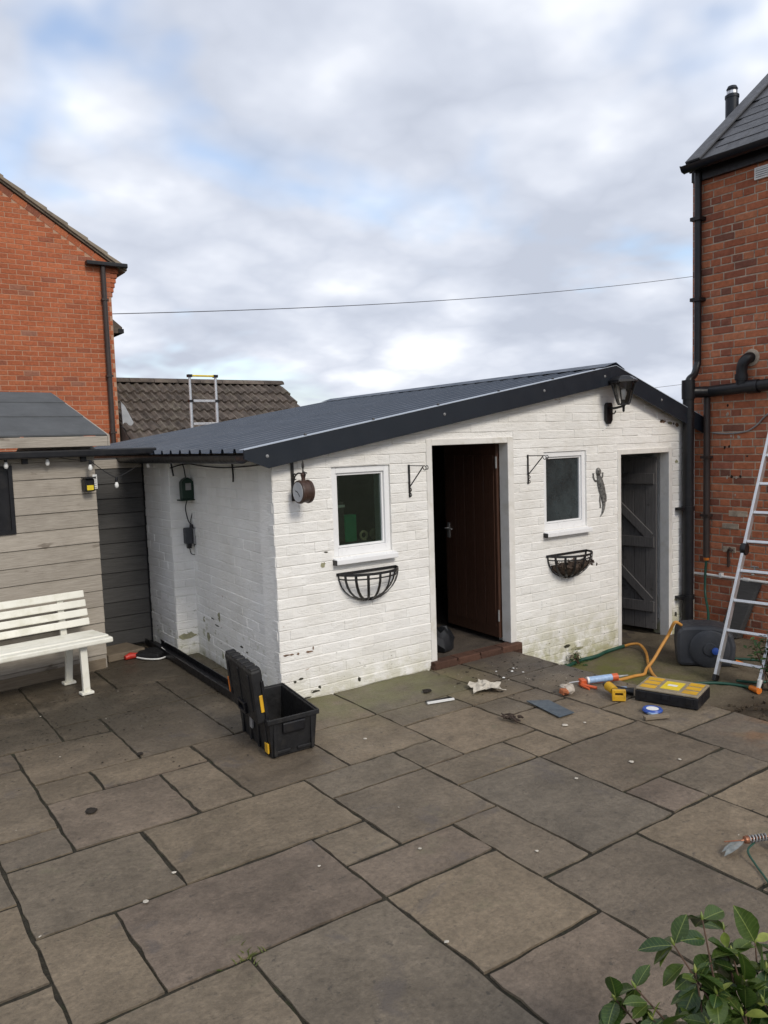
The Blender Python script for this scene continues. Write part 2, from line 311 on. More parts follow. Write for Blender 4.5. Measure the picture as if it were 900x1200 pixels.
def leaf_mat(name, c1, c2, rough=0.42, rib=False):
    a = MT(name, rough, 0, 0.4)
    c = a.ramp(a.rand(), [(0, c1), (1, c2)])
    c = a.mix(1.0, c, a.ramp(a.noise(60, 3, 0.6), [(0.3, 0.8), (0.7, 1.2)]), 'MULTIPLY')
    if rib:
        to = a.n('ShaderNodeTexCoord'); sx = a.n('ShaderNodeSeparateXYZ'); a.l(to.outputs['Object'], sx.inputs[0])
        ay = a.math('ABSOLUTE', sx.outputs[1])
        vein = a.math('ABSOLUTE', a.math('SUBTRACT', a.math('FRACT', a.math('ADD', a.math('MULTIPLY', sx.outputs[0], 95.0), a.math('MULTIPLY', ay, -60.0))), 0.5))
        c = a.mix(a.rng(vein, 0.0, 0.14, 0.35, 0.0), c, (0.13, 0.17, 0.05))
        c = a.mix(a.rng(ay, 0.0004, 0.0016, 0.8, 0.0), c, (0.20, 0.24, 0.07))
        c = a.mix(a.rng(a.noise(18, 5, 0.7, off=(3, 1, 2)), 0.62, 0.70, 0, 0.5), c, (0.11, 0.095, 0.03))
    a.color(c)
    a.bump(a.noise(140, 3, 0.5), 0.0015, 0.5)
    tr = a.n('ShaderNodeBsdfTranslucent'); a.l(a.mix(1.0, c, (1.3, 1.7, 0.5), 'MULTIPLY'), tr.inputs[0])
    mx = a.n('ShaderNodeMixShader'); mx.inputs[0].default_value = 0.16
    o = a.t.nodes['Material Output']; a.l(a.b.outputs[0], mx.inputs[1]); a.l(tr.outputs[0], mx.inputs[2]); a.l(mx.outputs[0], o.inputs[0])
    return a.m
M['leaf'] = leaf_mat('glossy_leaf', (0.022, 0.050, 0.012), (0.070, 0.105, 0.022), 0.34, True)
M['leaf_young'] = leaf_mat('young_leaf', (0.14, 0.19, 0.035), (0.24, 0.27, 0.06), 0.4)
M['leaf_small'] = leaf_mat('small_leaf', (0.020, 0.050, 0.015), (0.050, 0.092, 0.026), 0.5)
M['grass'] = leaf_mat('weed_blade', (0.06, 0.09, 0.02), (0.16, 0.16, 0.05), 0.6)
def glass(name, tint, refl=0.03, rough=0.02):
    a = MT(name, rough); t = a.t
    for n in [a.b]: t.nodes.remove(n)
    tr = a.n('ShaderNodeBsdfTransparent'); tr.inputs[0].default_value = rgba(tint)
    gl = a.n('ShaderNodeBsdfGlossy'); gl.inputs['Roughness'].default_value = rough; gl.inputs[0].default_value = (1, 1, 1, 1)
    fr = a.n('ShaderNodeFresnel'); fr.inputs[0].default_value = 1.45
    mx = a.n('ShaderNodeMixShader'); a.l(a.math('ADD', fr.outputs[0], refl, True), mx.inputs[0])
    a.l(tr.outputs[0], mx.inputs[1]); a.l(gl.outputs[0], mx.inputs[2]); a.l(mx.outputs[0], t.nodes['Material Output'].inputs[0])
    return a.m
M['glass'] = glass('window_glass', (0.60, 0.68, 0.66), 0.03)
M['glass_frost'] = plain('obscured_glass', (0.026, 0.035, 0.037), 0.30, 0.6, 4.0, 0.004, 70, 0, 0.5)
M['glass_lamp'] = glass('lantern_glass', (0.88, 0.88, 0.88), 0.02)
M['clear_lid'] = plain('cloudy_clear_lid', (0.27, 0.225, 0.155), 0.35, 0.15, 20, 0, 60, 0, 0.5)

# ------------------------------------------------------------------ mesh helpers
class MB:
    def __init__(s): s.v = []; s.f = []
    def add(s, vs, fs):
        b = len(s.v); s.v += [tuple(q) for q in vs]; s.f += [tuple(i+b for i in q) for q in fs]; return s
    def box(s, x0, x1, y0, y1, z0, z1):
        return s.add([(x0,y0,z0),(x1,y0,z0),(x1,y1,z0),(x0,y1,z0),(x0,y0,z1),(x1,y0,z1),(x1,y1,z1),(x0,y1,z1)],
                     [(0,3,2,1),(4,5,6,7),(0,1,5,4),(1,2,6,5),(2,3,7,6),(3,0,4,7)])
    def obox(s, c, ax, ay, az):
        c = Vector(c); ax, ay, az = Vector(ax), Vector(ay), Vector(az)
        vs = [c+i*ax+j*ay+k*az for k in (-1, 1) for (i, j) in ((-1,-1),(1,-1),(1,1),(-1,1))]
        fs = [(0,3,2,1),(4,5,6,7),(0,1,5,4),(1,2,6,5),(2,3,7,6),(3,0,4,7)]
        if ax.cross(ay).dot(az) < 0: fs = [q[::-1] for q in fs]
        return s.add(vs, fs)
    def bar(s, p, q, w, h, up=(0, 0, 1)):
        p, q = Vector(p), Vector(q); d = (q-p); L = d.length; d.normalize(); up = Vector(up)
        sd_ = d.cross(up)
        if sd_.length < 1e-4: sd_ = d.cross(Vector((1, 0, 0)))
        sd_.normalize(); u2 = sd_.cross(d)
        return s.obox((p+q)/2, d*(L/2), sd_*(w/2), u2*(h/2))
    def tube(s, path, r, n=8, closed=False):
        P = [Vector(p) for p in path]; k = len(P)
        rr = r if isinstance(r, (list, tuple)) else [r]*k
        T = []
        for i in range(k):
            a = P[(i-1) % k] if (closed or i > 0) else P[i]; b = P[(i+1) % k] if (closed or i < k-1) else P[i]
            T.append((b-a).normalized())
        nv = T[0].orthogonal().normalized(); vs = []
        for i in range(k):
            nv = (nv - T[i]*nv.dot(T[i]))
            nv = nv.normalized() if nv.length > 1e-6 else T[i].orthogonal().normalized()
            bn = T[i].cross(nv)
            for j in range(n):
                t = 2*math.pi*j/n; vs.append(P[i] + rr[i]*(math.cos(t)*nv + math.sin(t)*bn))
        fs = []
        for i in range(k if closed else k-1):
            a = i*n; b = ((i+1) % k)*n
            for j in range(n): fs.append((a+j, a+(j+1) % n, b+(j+1) % n, b+j))
        if not closed:
            fs.append(tuple(range(n-1, -1, -1))); fs.append(tuple((k-1)*n+j for j in range(n)))
        return s.add(vs, fs)
    def lathe(s, prof, c, axis=(0, 0, 1), n=20):
        c = Vector(c); ax = Vector(axis).normalized(); e1 = ax.orthogonal().normalized(); e2 = ax.cross(e1)
        vs = []; k = len(prof)
        for (r, h) in prof:
            for j in range(n):
                t = 2*math.pi*j/n; vs.append(c + ax*h + r*(math.cos(t)*e1 + math.sin(t)*e2))
        fs = [(i*n+j, i*n+(j+1) % n, (i+1)*n+(j+1) % n, (i+1)*n+j) for i in range(k-1) for j in range(n)]
        fs.append(tuple(range(n-1, -1, -1))); fs.append(tuple((k-1)*n+j for j in range(n)))
        return s.add(vs, fs)
    def prism(s, poly, off):
        """poly: list of 3d points (one flat polygon), off: extrusion vector"""
        P = [Vector(p) for p in poly]; off = Vector(off); n = len(P)
        nrm = Vector((0, 0, 0))
        for i in range(n): nrm += P[i].cross(P[(i+1) % n])
        vs = P + [p+off for p in P]
        fs = [tuple(range(n-1, -1, -1)), tuple(range(n, 2*n))] + [(i, (i+1) % n, n+(i+1) % n, n+i) for i in range(n)]
        if nrm.dot(off) < 0: fs = [q[::-1] for q in fs]
        return s.add(vs, fs)
LOC = {}
def empty(name, loc, rz=0.0):
    o = bpy.data.objects.new(name, None); COL.objects.link(o); o.location = loc; o.rotation_euler.z = rz
    o.empty_display_size = 0.1; LOC[o.name] = Vector(loc); return o
def tag(o, label=None, cat=None, group=None, kind=None):
    if label: o['label'] = label
    if cat: o['category'] = cat
    if group: o['group'] = group
    if kind: o['kind'] = kind
    return o
def thing(name, label, cat, loc=(0, 0, 0), group=None): return tag(empty(name, loc), label, cat, group)
def finish(me, smooth):
    if smooth:
        me.polygons.foreach_set('use_smooth', [True]*len(me.polygons))
        me.set_sharp_from_angle(angle=R(smooth))
def part(name, mb, mat, parent=None, smooth=0, bevel=0.0, kind=None, base=None):
    """one mesh object, its vertices given in world coordinates"""
    org = Vector(base) if base is not None else (LOC[parent.name] if parent is not None else Vector((0, 0, 0)))
    me = bpy.data.meshes.new(name); me.from_pydata([tuple(Vector(q)-org) for q in mb.v], [], mb.f); me.validate()
    me.materials.append(M[mat] if isinstance(mat, str) else mat); finish(me, smooth); me.update()
    o = bpy.data.objects.new(name, me); COL.objects.link(o)
    if parent is not None: o.parent = parent
    else: o.location = org
    LOC[o.name] = org
    if bevel:
        b = o.modifiers.new('bevel', 'BEVEL'); b.width = bevel; b.segments = 2; b.limit_method = 'ANGLE'; b.angle_limit = R(40)
    if kind: o['kind'] = kind
    return o
def solo(name, mb, mat, label, cat, base, group=None, **k): return tag(part(name, mb, mat, None, base=base, **k), label, cat, group)
def inst(name, me, parent, pos, rz=0.0, rot=None, scale=None):
    o = bpy.data.objects.new(name, me); COL.objects.link(o); o.parent = parent
    o.location = Vector(pos)-LOC[parent.name]
    if rot is not None: o.rotation_euler = rot
    else: o.rotation_euler = (0, 0, rz)
    if scale: o.scale = scale
    return o
def view_px(p):
    d = Vector(p)-CAM; z = d.dot(fwd)
    if z < 0.1: return None
    return (384+788*d.dot(rg2)/z, 512-788*d.dot(up2)/z, z)
def catenary(a, b, sag, n=12):
    a, b = Vector(a), Vector(b)
    return [a.lerp(b, i/n) - Vector((0, 0, sag*4*(i/n)*(1-i/n))) for i in range(n+1)]
def smooth_path(pts, sub=5):
    P = [Vector(p) for p in pts]; P = [P[0]*2-P[1]] + P + [P[-1]*2-P[-2]]; o = []
    for i in range(1, len(P)-2):
        for k in range(sub):
            t = k/sub; a, b, c, d = P[i-1], P[i], P[i+1], P[i+2]
            o.append(0.5*((2*b)+(c-a)*t+(2*a-5*b+4*c-d)*t*t+(3*b-a-3*c+d)*t**3))
    o.append(P[-2]); return o

# ------------------------------------------------------------------ brick walls
def brick_geo(wd, ht, c, dep, jit, r, cx=None):
    """front face at y=0, outward is -y; centred on x and z"""
    hw, hh = wd/2, ht/2; J = lambda k: r.uniform(-jit, jit)*k
    cx = c if cx is None else cx
    fr = [(sx*(hw-cx)+J(1), J(0.8), sz*(hh-c)+J(0.7)) for sx, sz in ((-1,-1),(1,-1),(1,1),(-1,1))]
    mid = [(sx*hw+J(0.5), c*0.8, sz*hh+J(0.4)) for sx, sz in ((-1,-1),(1,-1),(1,1),(-1,1))]
    bk = [(q[0], dep, q[2]) for q in mid]
    v = fr+mid+bk+[(J(3), -abs(J(1.0)), J(2))]
    f = [(0,1,12),(1,2,12),(2,3,12),(3,0,12)]
    for a in (0, 4):
        for i in range(4): j = (i+1) % 4; f.append((a+i, a+4+i, a+4+j, a+j))
    return v, f
def make_bricks(parent, specs, mat, chamfer, jit, dep=0.03, limit=300, smooth=0, cx=None):
    """specs: (pos of face centre, rot z, width, height). The ones that show largest become parts of their own, the rest one joined part."""
    def score(s):
        q = view_px(s[0])
        if q is None: return 0
        inside = -14 < q[0] < 782 and -14 < q[1] < 1038
        n = Vector((math.sin(s[1]), -math.cos(s[1]), 0)); d = (CAM-Vector(s[0])).normalized()
        return (s[2]*s[3]*max(0.0, n.dot(d))/q[2]**2) * (1 if inside else 1e-4) * s[4]
    order = sorted(specs, key=score, reverse=True)
    cache = {}; rr = random.Random(5)
    for s in order[:limit]:
        key = (round(s[2], 3), round(s[3], 3), rr.randrange(6))
        if key not in cache:
            v, f = brick_geo(key[0], key[1], chamfer, dep, jit, rr, cx)
            me = bpy.data.meshes.new('brick'); me.from_pydata(v, [], f); me.materials.append(M[mat]); finish(me, smooth); cache[key] = me
        inst('brick', cache[key], parent, s[0], rot=(0, rr.gauss(0, 0.006), s[1]))
    rest = MB()
    for s in order[limit:]:
        v, f = brick_geo(s[2], s[3], chamfer, dep, jit, rr, cx); c_, s_ = math.cos(s[1]), math.sin(s[1]); p = s[0]
        rest.add([(p[0]+q[0]*c_-q[1]*s_, p[1]+q[0]*s_+q[1]*c_, p[2]+q[2]) for q in v], f)
    if rest.v: part('brickwork', rest, mat, parent, smooth, kind='stuff')
def lay(org, rz, u0, u1, z0, z1, openings=(), top=None, course=0.075, length=0.225, jb=0.010, jh=None, proud=0.003, bond='stretcher', r=rnd, w=1.0, end0=True):
    jh = jb if jh is None else jh
    """brick specs on a wall face whose local x runs along rz from org"""
    out_ = []; ex = Vector((math.cos(rz), math.sin(rz), 0)); n = Vector((math.sin(rz), -math.cos(rz), 0))
    k = 0; z = z0
    while z + course <= z1 + 1e-6:
        zc = z + course/2
        L = length
        head = bond == 'garden' and k % 4 == 3
        if head: L = length/2
        u = u0 - ((L/2) if (k % 2 and not head) else (L/4 if head else 0))
        while u < u1 - 0.02:
            segs = [(max(u, u0), min(u+L, u1))]
            for (a, b, c, d) in openings:
                if zc > c-0.02 and zc < d+0.02:
                    ns = []
                    for (p, q) in segs:
                        if q <= a or p >= b: ns.append((p, q))
                        else:
                            if p < a: ns.append((p, a))
                            if q > b: ns.append((b, q))
                    segs = ns
            for (p, q) in segs:
                wd = q-p-jb
                if wd < 0.03: continue
                uc = (p+q)/2
                if top and max(z+course-top(p), z+course-top(q)) > 0: continue
                pos = Vector(org)+ex*uc + n*(proud+r.uniform(-0.0015, 0.0015)*(1.6 if jb < 0 else 1.0)); pos.z = zc + r.uniform(-0.0012, 0.0012)
                out_.append((pos, rz, round(wd*400)/400, course-jh, w))
            u += L
        z += course; k += 1
    return out_

# ================================================================== THE SETTING
g = MB(); S_ = 400
g.add([(-S_,-S_,-0.42),(S_,-S_,-0.42),(S_,S_,-0.42),(-S_,S_,-0.42)], [(0,1,2,3)])
tag(part('ground', g, 'ground'), kind='structure')
PX0, PXP, PY0, PYP = 0.509, 0.3012, 1.609, 0.2966      # paving grid: origin and pitch
EDGE_X = PX0 + 14*PXP
pat = empty('patio', (0, 0, 0)); tag(pat, kind='structure')
b_ = MB()
gx = [-3.2+i*0.2 for i in range(int((EDGE_X+3.2)/0.2)+1)]; gx[-1] = EDGE_X-0.01
gy = [-1.4+i*0.2 for i in range(49)]
for iy in range(len(gy)):
    for ix in range(len(gx)): b_.v.append((gx[ix], gy[iy], -0.0088+rnd.uniform(-0.001, 0.001)))
W_ = len(gx)
for iy in range(len(gy)-1):
    for ix in range(W_-1): b_.f.append((iy*W_+ix, iy*W_+ix+1, (iy+1)*W_+ix+1, (iy+1)*W_+ix))
part('joint_bed', b_, 'joint', pat)
k_ = MB()   # the rough edge where the patio steps down to the sunken yard
for i in range(34):
    y = -1.4+i*0.19; 
    if y > 4.84: break
    k_.obox((EDGE_X-0.045+rnd.uniform(-0.012, 0.012), y+0.095, -0.20), (0.04, 0, 0), (0, 0.092, 0), (0, 0, 0.15))
part('retaining_edge', k_, 'stone_bit' if False else 'yard', pat, bevel=0.012)
SLABS = [(0,2,5,7),(2,5,5,7),(0,1,3,5),(1,4,3,5),(0,2,1,3),(2,4,0,3),(-2,0,4,6),(-2,0,6,8),(-1,1,8,11),(0,1,7,8),(-1,1,11,12),
 (1,3,10,12),(-1,2,12,14),(2,3,12,13),(3,5,10,13),(4,6,7,10),(1,2,9,10),(2,4,9,10),(1,3,7,9),(3,4,7,9),(5,7,6,7),(7,8,6,7),(5,7,4,6),(4,5,4,5),
 (4,6,3,4),(6,7,2,4),(7,9,5,6),(7,9,2,5),(9,12,3,5),(9,10,5,6),(8,10,6,8),(8,10,8,9),(6,8,7,9),(6,8,9,11),(8,11,9,11),(11,12,9,11),(12,14,9,11),
 (10,12,8,9),(11,12,7,8),(10,11,7,8),(10,12,5,7),(12,14,6,9),(12,14,4,6),(12,14,2,4),(9,10,2,3),(10,12,2,3),(6,8,-1,2),(4,6,1,3),(4,6,-2,1),
 (8,10,0,2),(10,12,1,2),(-1,2,14,17),(2,5,13,15),(2,4,15,17),(4,7,15,17),(5,7,13,15),(5,6,10,13),(6,7,11,13),(-2,0,2,4),(-2,0,0,2),(0,2,-1,1),(2,4,-2,0),(12,14,0,2),(10,12,-1,1)]
cells = set()
for (a, b, c, d) in SLABS:
    for i in range(a, b):
        for j in range(c, d):
            if (i, j) in cells: print('slab overlap', (a, b, c, d), (i, j))
            cells.add((i, j))
def blocked(i, j):      # under the buildings
    return j >= 19 or (i >= 8 and j >= 11) or (i >= 7 and j >= 13)
for j in range(-8, 19):
    for i in range(-10, 14):
        if (i, j) in cells or blocked(i, j): continue
        ops = [(3, 2), (2, 2), (2, 1), (1, 1), (2, 3), (1, 2)]; rnd.shuffle(ops); ops.append((1, 1))
        for (p, q) in ops:
            cs = [(i+x, j+y) for x in range(p) for y in range(q)]
            if all(c not in cells and not blocked(*c) and c[0] < 14 and c[1] < 19 for c in cs):
                cells.update(cs); SLABS.append((i, i+p, j, j+q)); break
def slab_mesh(wx, wy, r):
    nx, ny = max(4, int(wx/0.07)), max(4, int(wy/0.07)); V = []; F = []
    tx, ty = r.uniform(-0.002, 0.002), r.uniform(-0.002, 0.002); ph = r.uniform(0, 9)
    z0 = r.uniform(-0.001, 0.0015)
    jx = [[r.uniform(-0.005, 0.004) for _ in range(nx+1)] for _ in range(2)]; jy = [[r.uniform(-0.005, 0.005) for _ in range(ny+1)] for _ in range(2)]
    for j in range(ny+1):
        for i in range(nx+1):
            x = -wx/2+wx*i/nx; y = -wy/2+wy*j/ny
            ed = i in (0, nx) or j in (0, ny)
            z = z0 + tx*x/wx + ty*y/wy + 0.0012*math.sin(9*x+ph)*math.cos(7*y+2*ph) + r.uniform(-0.0008, 0.0008) - (r.uniform(0.0005, 0.003) if ed else 0)
            if j == 0: y += jx[0][i]
            if j == ny: y += jx[1][i]
            if i == 0: x += jy[0][j]
            if i == nx: x += jy[1][j]
            V.append((x, y, z))
    W = nx+1
    for j in range(ny):
        for i in range(nx): F.append((j*W+i, j*W+i+1, (j+1)*W+i+1, (j+1)*W+i))
    ring = [i for i in range(W)] + [j*W+nx for j in range(1, ny+1)] + [ny*W+i for i in range(nx-1, -1, -1)] + [j*W for j in range(ny-1, 0, -1)]
    b = len(V); V += [(V[i][0], V[i][1], -0.035) for i in ring]; n = len(ring)
    for k in range(n): F.append((ring[k], b+k, b+(k+1) % n, ring[(k+1) % n]))
    return V, F
for (a, b, c, d) in SLABS:
    gapw = rnd.uniform(0.013, 0.020)
    wx, wy = (b-a)*PXP-gapw, (d-c)*PYP-gapw-rnd.uniform(0.003, 0.007)
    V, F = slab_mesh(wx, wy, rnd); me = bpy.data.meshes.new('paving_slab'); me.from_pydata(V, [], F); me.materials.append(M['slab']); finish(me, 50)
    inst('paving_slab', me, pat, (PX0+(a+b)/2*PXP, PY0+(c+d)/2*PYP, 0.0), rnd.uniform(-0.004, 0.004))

# sunken yard between the patio edge, the outbuilding and the brick house
def yard_z(x, y):
    h = -0.272 + 0.008*math.sin(3.1*x+1.7*y) + 0.006*math.sin(7.3*y-2.2*x)
    t = max(0.0, min(1.0, (3.30-y)/0.55)); t = t*t*(3-2*t)
    u = max(0.0, min(1.0, (6.0-x)/0.9)); u = u*u*(3-2*u)
    h += 0.215*t*u
    h += 0.03*max(0.0, 1-abs(x-6.4)/1.5)*max(0.0, 1-abs(y-4.75)/0.25)
    return h
ym = MB(); nx_, ny_ = 44, 60
for j in range(ny_+1):
    for i in range(nx_+1):
        x = EDGE_X-0.06+(7.50-EDGE_X+0.06)*i/nx_; y = -1.4+(6.9)*j/ny_
        ym.v.append((x, y, yard_z(x, y)+rnd.uniform(-0.005, 0.005)))
for j in range(ny_):
    for i in range(nx_): q = j*(nx_+1)+i; ym.f.append((q, q+1, q+nx_+2, q+nx_+1))
tag(part('yard', ym, 'yard', smooth=60), kind='structure')

# ================================================================== WHITE OUTBUILDING
FY = 4.86; X0, X1 = 2.51, 7.45
ob = thing('outbuilding', 'low white painted brick outbuilding with dark ribbed metal roof', 'outbuilding', (X0, FY, 0))
RE, RR, RX, RZ = 2.28, 7.47, 6.06, 2.440
YF, YB = 4.765, 9.8
def roof_z(x): return (RZ - 0.1735*(RX-x)) if x <= RX else (RZ - 0.346*(x-RX))
W1 = (2.985, 3.505, 1.0, 1.655); D1 = (3.86, 4.81, -0.40, 1.835); W2 = (5.18, 5.745, 0.99, 1.69); D2 = (6.19, 7.055, -0.40, 1.68)
OPEN = [W1, D1, W2, D2]
wl = MB()
def wall_cols(mb, x0, x1, y0, y1, zb, op, topf, skip=()):
    xs = sorted(set([x0, x1, RX]+[q for o in op for q in o[:2]])); xs = [x for x in xs if x0 <= x <= x1]
    for a, b in zip(xs[:-1], xs[1:]):
        cuts = [(o[2], o[3]) for o in op if o[0] <= a+1e-6 and o[1] >= b-1e-6]; z = zb; segs = []
        for c, d in sorted(cuts):
            if c > z: segs.append((z, c))
            z = d
        for (c, d) in segs: mb.box(a, b, y0, y1, c, d)
        mb.prism([(a, y0, z), (b, y0, z), (b, y0, topf(b)), (a, y0, topf(a))], (0, y1-y0, 0))
wall_cols(wl, X0, X1, FY, FY+0.215, -0.42, OPEN, lambda x: roof_z(x)-0.045)
SA = (X0, FY); SB = (2.632, 6.67)
side_ang = math.atan2(SA[1]-SB[1], SA[0]-SB[0])       # local x of the side face runs towards the camera
ex_s = Vector((math.cos(side_ang), math.sin(side_ang), 0)); n_s = Vector((math.sin(side_ang), -math.cos(side_ang), 0))
SL = math.hypot(SA[0]-SB[0], SA[1]-SB[1])
wl.prism([(SA[0], SA[1]+0.002, -0.42), (SB[0], SB[1], -0.42), (SB[0]+0.2, SB[1], -0.42), (SA[0]+0.2, SA[1]+0.002, -0.42)], (0, 0, 0.42+1.76))
wl.box(2.44, 2.85, 6.655, 7.33, -0.42, 1.76); wl.box(2.62, 2.85, 7.33, YB-0.08, -0.42, 1.76)
wl.box(X0, 7.4, YB-0.28, YB-0.06, -0.42, 1.78); wl.prism([(X0, YB-0.28, 1.78), (7.4, YB-0.28, 1.78), (7.4, YB-0.28, roof_z(7.4)-0.05), (RX, YB-0.28, RZ-0.05), (X0, YB-0.28, roof_z(X0)-0.05)], (0, 0.2, 0))
wl.box(7.25, 7.44, FY+0.215, YB-0.06, -0.42, 1.93)
part('wall', wl, 'white', ob)
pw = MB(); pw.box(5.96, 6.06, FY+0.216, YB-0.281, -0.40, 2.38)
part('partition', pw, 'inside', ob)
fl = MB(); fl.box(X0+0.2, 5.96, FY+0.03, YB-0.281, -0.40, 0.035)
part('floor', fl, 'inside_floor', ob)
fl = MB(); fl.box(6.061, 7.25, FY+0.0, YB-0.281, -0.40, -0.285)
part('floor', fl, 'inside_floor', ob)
sp = []
sp += lay((0, FY, 0), 0.0, X0, X1, -0.375, 2.42, OPEN, lambda u: roof_z(u)-0.05, 0.0752, 0.228, -0.001, 0.0042, 0.0046, 'garden')
sp += lay((SB[0], SB[1], 0), side_ang, 0.0, SL, -0.375, 1.757, (), None, 0.0752, 0.228, -0.001, 0.0042, 0.0046, 'garden')
sp += lay((2.44, 6.655, 0), 0.0, 0.0, 0.19, -0.375, 1.757, (), None, 0.0752, 0.19, 0.0, 0.0042, 0.0046)
sp += lay((2.44, 7.33, 0), -math.pi/2, 0.0, 0.675, -0.375, 1.757, (), None, 0.0752, 0.228, -0.001, 0.0042, 0.0046, 'garden')
make_bricks(ob, sp, 'white', 0.0038, 0.0015, 0.02, 300, 20, 0.0010)

M['bare'] = plain('bare_brick_patch', (0.20, 0.125, 0.080), 0.95, 0.4, 40, 0.004, 120, dirt=(0.07, 0.055, 0.045))
M['bare_dark'] = plain('grimy_crack', (0.045, 0.042, 0.028), 0.95, 0.4, 40, 0.004, 120)
M['bare_olive'] = plain('algae_patch', (0.30, 0.29, 0.185), 0.9, 0.3, 20, 0.004, 120)
def blotch(org, e1, nrm_, w_, h_, mat, r):
    k = 11; P_ = []
    for q in range(k):
        t = 2*math.pi*q/k; P_.append(Vector(org)+e1*(w_*math.cos(t)*r.uniform(0.55, 1.1))+Vector((0, 0, h_*math.sin(t)*r.uniform(0.5, 1.15))))
    part('paint_loss', MB().prism([p+nrm_*0.0055 for p in P_], nrm_*0.0015), mat, ob)
rq = random.Random(77)
E1, NF = Vector((1, 0, 0)), Vector((0, -1, 0))
for (x, z, w_, h_, mt) in ((2.555, 0.352, 0.035, 0.008, 'bare'), (2.60, 0.350, 0.022, 0.007, 'bare'), (2.65, 0.345, 0.012, 0.009, 'bare'), (2.745, 0.345, 0.030, 0.011, 'bare'), (2.775, 0.365, 0.006, 0.018, 'bare'),
    (2.618, 0.149, 0.014, 0.012, 'bare_dark'), (2.667, 0.160, 0.022, 0.008, 'bare_dark'), (2.785, 0.045, 0.050, 0.012, 'bare_dark'), (2.815, 0.070, 0.012, 0.016, 'bare_dark'), (2.605, 0.045, 0.018, 0.026, 'bare_dark'), (2.70, 0.012, 0.05, 0.008, 'bare_dark'),
    (2.915, 1.048, 0.020, 0.006, 'bare_dark'), (2.885, 0.955, 0.022, 0.026, 'bare_olive'), (6.90, 1.940, 0.050, 0.024, 'bare'), (6.875, 1.945, 0.018, 0.014, 'bare_dark'), (7.02, 1.922, 0.045, 0.020, 'bare_olive'), (7.08, 1.915, 0.014, 0.014, 'bare_dark'), (7.14, 1.905, 0.040, 0.022, 'bare'), (7.13, 1.53, 0.030, 0.022, 'bare_olive'),
    (3.16, 0.055, 0.020, 0.020, 'bare_dark'), (5.45, -0.10, 0.05, 0.02, 'bare_dark'), (5.60, -0.14, 0.09, 0.03, 'bare_olive'), (7.12, 0.10, 0.03, 0.02, 'bare_olive'), (7.12, -0.06, 0.025, 0.03, 'bare_dark')):
    blotch((x, FY, z), E1, NF, w_, h_, mt, rq)
for (t_, z, w_, h_, mt) in ((0.335, 0.43, 0.035, 0.045, 'bare_olive'), (0.17, 0.20, 0.055, 0.045, 'bare_olive'), (0.30, 0.34, 0.06, 0.008, 'bare_dark'), (0.24, 0.38, 0.05, 0.007, 'bare_dark'), (0.43, 0.15, 0.05, 0.02, 'bare_olive'), (0.58, 0.19, 0.03, 0.03, 'bare_olive'), (0.60, 0.27, 0.035, 0.010, 'bare_dark'), (0.66, 0.25, 0.02, 0.008, 'bare_dark'), (0.49, 0.10, 0.02, 0.012, 'bare_dark'), (0.82, 0.285, 0.010, 0.010, 'bare_dark'), (0.36, 0.10, 0.02, 0.04, 'bare_olive'), (0.12, 0.33, 0.03, 0.03, 'bare_olive')):
    blotch(Vector((SB[0], SB[1], z))+ex_s*(t_*SL), ex_s, n_s, w_, h_, mt, rq)
blotch((2.53, 6.655, 0.165), E1, NF, 0.085, 0.034, 'bare_olive', rq)
# roof sheets: 200 mm box profile, ribs running down the slope
def sheet(y0, y1, xa, xb, lift):
    mb = MB(); ys = []
    y = y0
    while y < y1-1e-6:
        ys += [(y, 0.0), (y+0.135, 0.0), (y+0.148, 0.028), (y+0.177, 0.028), (y+0.190, 0.0)]; y += 0.2
    ys.append((y1, 0.0))
    ys = [q for q in ys if q[0] <= y1+1e-6]
    nseg = 7
    for (yy, h) in ys:
        for k in range(nseg+1):
            x = xa+(xb-xa)*k/nseg
            sag = -0.022*((yy-YF)/(YB-YF))*((x-RE)/(RX-RE) if x <= RX else 1.0)
            mb.v.append((x, yy, roof_z(x)+h+lift+sag))
    for a in range(len(ys)-1):
        for k in range(nseg): q = a*(nseg+1)+k; mb.f.append((q, q+1, q+nseg+2, q+nseg+1) if True else ())
    return mb
y = YF+0.02; i_ = 0
while y < YB-0.1:
    e_ = min(y+1.0, YB)
    part('roof_sheet', sheet(y, e_, RE, RX, 0.0015*(i_ % 2)), 'metal_roof', ob, 20)
    part('roof_sheet', sheet(y, e_, RX, RR, 0.0015*(i_ % 2)), 'metal_roof', ob, 20)
    y = e_; i_ += 1
rc = MB()
for s_, xe in ((-1, RX-0.16), (1, RX+0.13)):
    rc.add([(RX, YF-0.005, RZ+0.052), (xe, YF-0.005, roof_z(xe)+0.034), (xe, YB+0.01, roof_z(xe)+0.012), (RX, YB+0.01, RZ+0.030)], [(0,1,2,3)])
part('ridge_cap', rc, 'metal_roof', ob)
fb = MB()
top = lambda x: roof_z(x)+0.022
poly = [(2.262, YF-0.004, 1.742), (2.262, YF-0.004, top(2.262)), (RX, YF-0.004, top(RX)), (RR+0.02, YF-0.004, top(RR+0.02)), (RR+0.02, YF-0.004, top(RR+0.02)-0.165), (RX, YF-0.004, top(RX)-0.168), (2.44, YF-0.004, top(2.44)-0.158)]
fb.prism([poly[0], poly[1], poly[2], poly[5], poly[6]], (0, 0.014, 0)); fb.prism([poly[2], poly[3], poly[4], poly[5]], (0, 0.014, 0))
fo = part('barge_board', fb, 'metal_trim', ob)
fe = MB()
for xa, xb in ((2.262, RX), (RX, RR+0.02)):
    fe.prism([(xa, YF-0.008, top(xa)-0.002), (xb, YF-0.008, top(xb)-0.002), (xb, YF+0.075, top(xb)-0.002), (xa, YF+0.075, top(xa)-0.002)], (0, 0, 0.005))
part('flashing_edge', fe, 'metal_edge', fo)
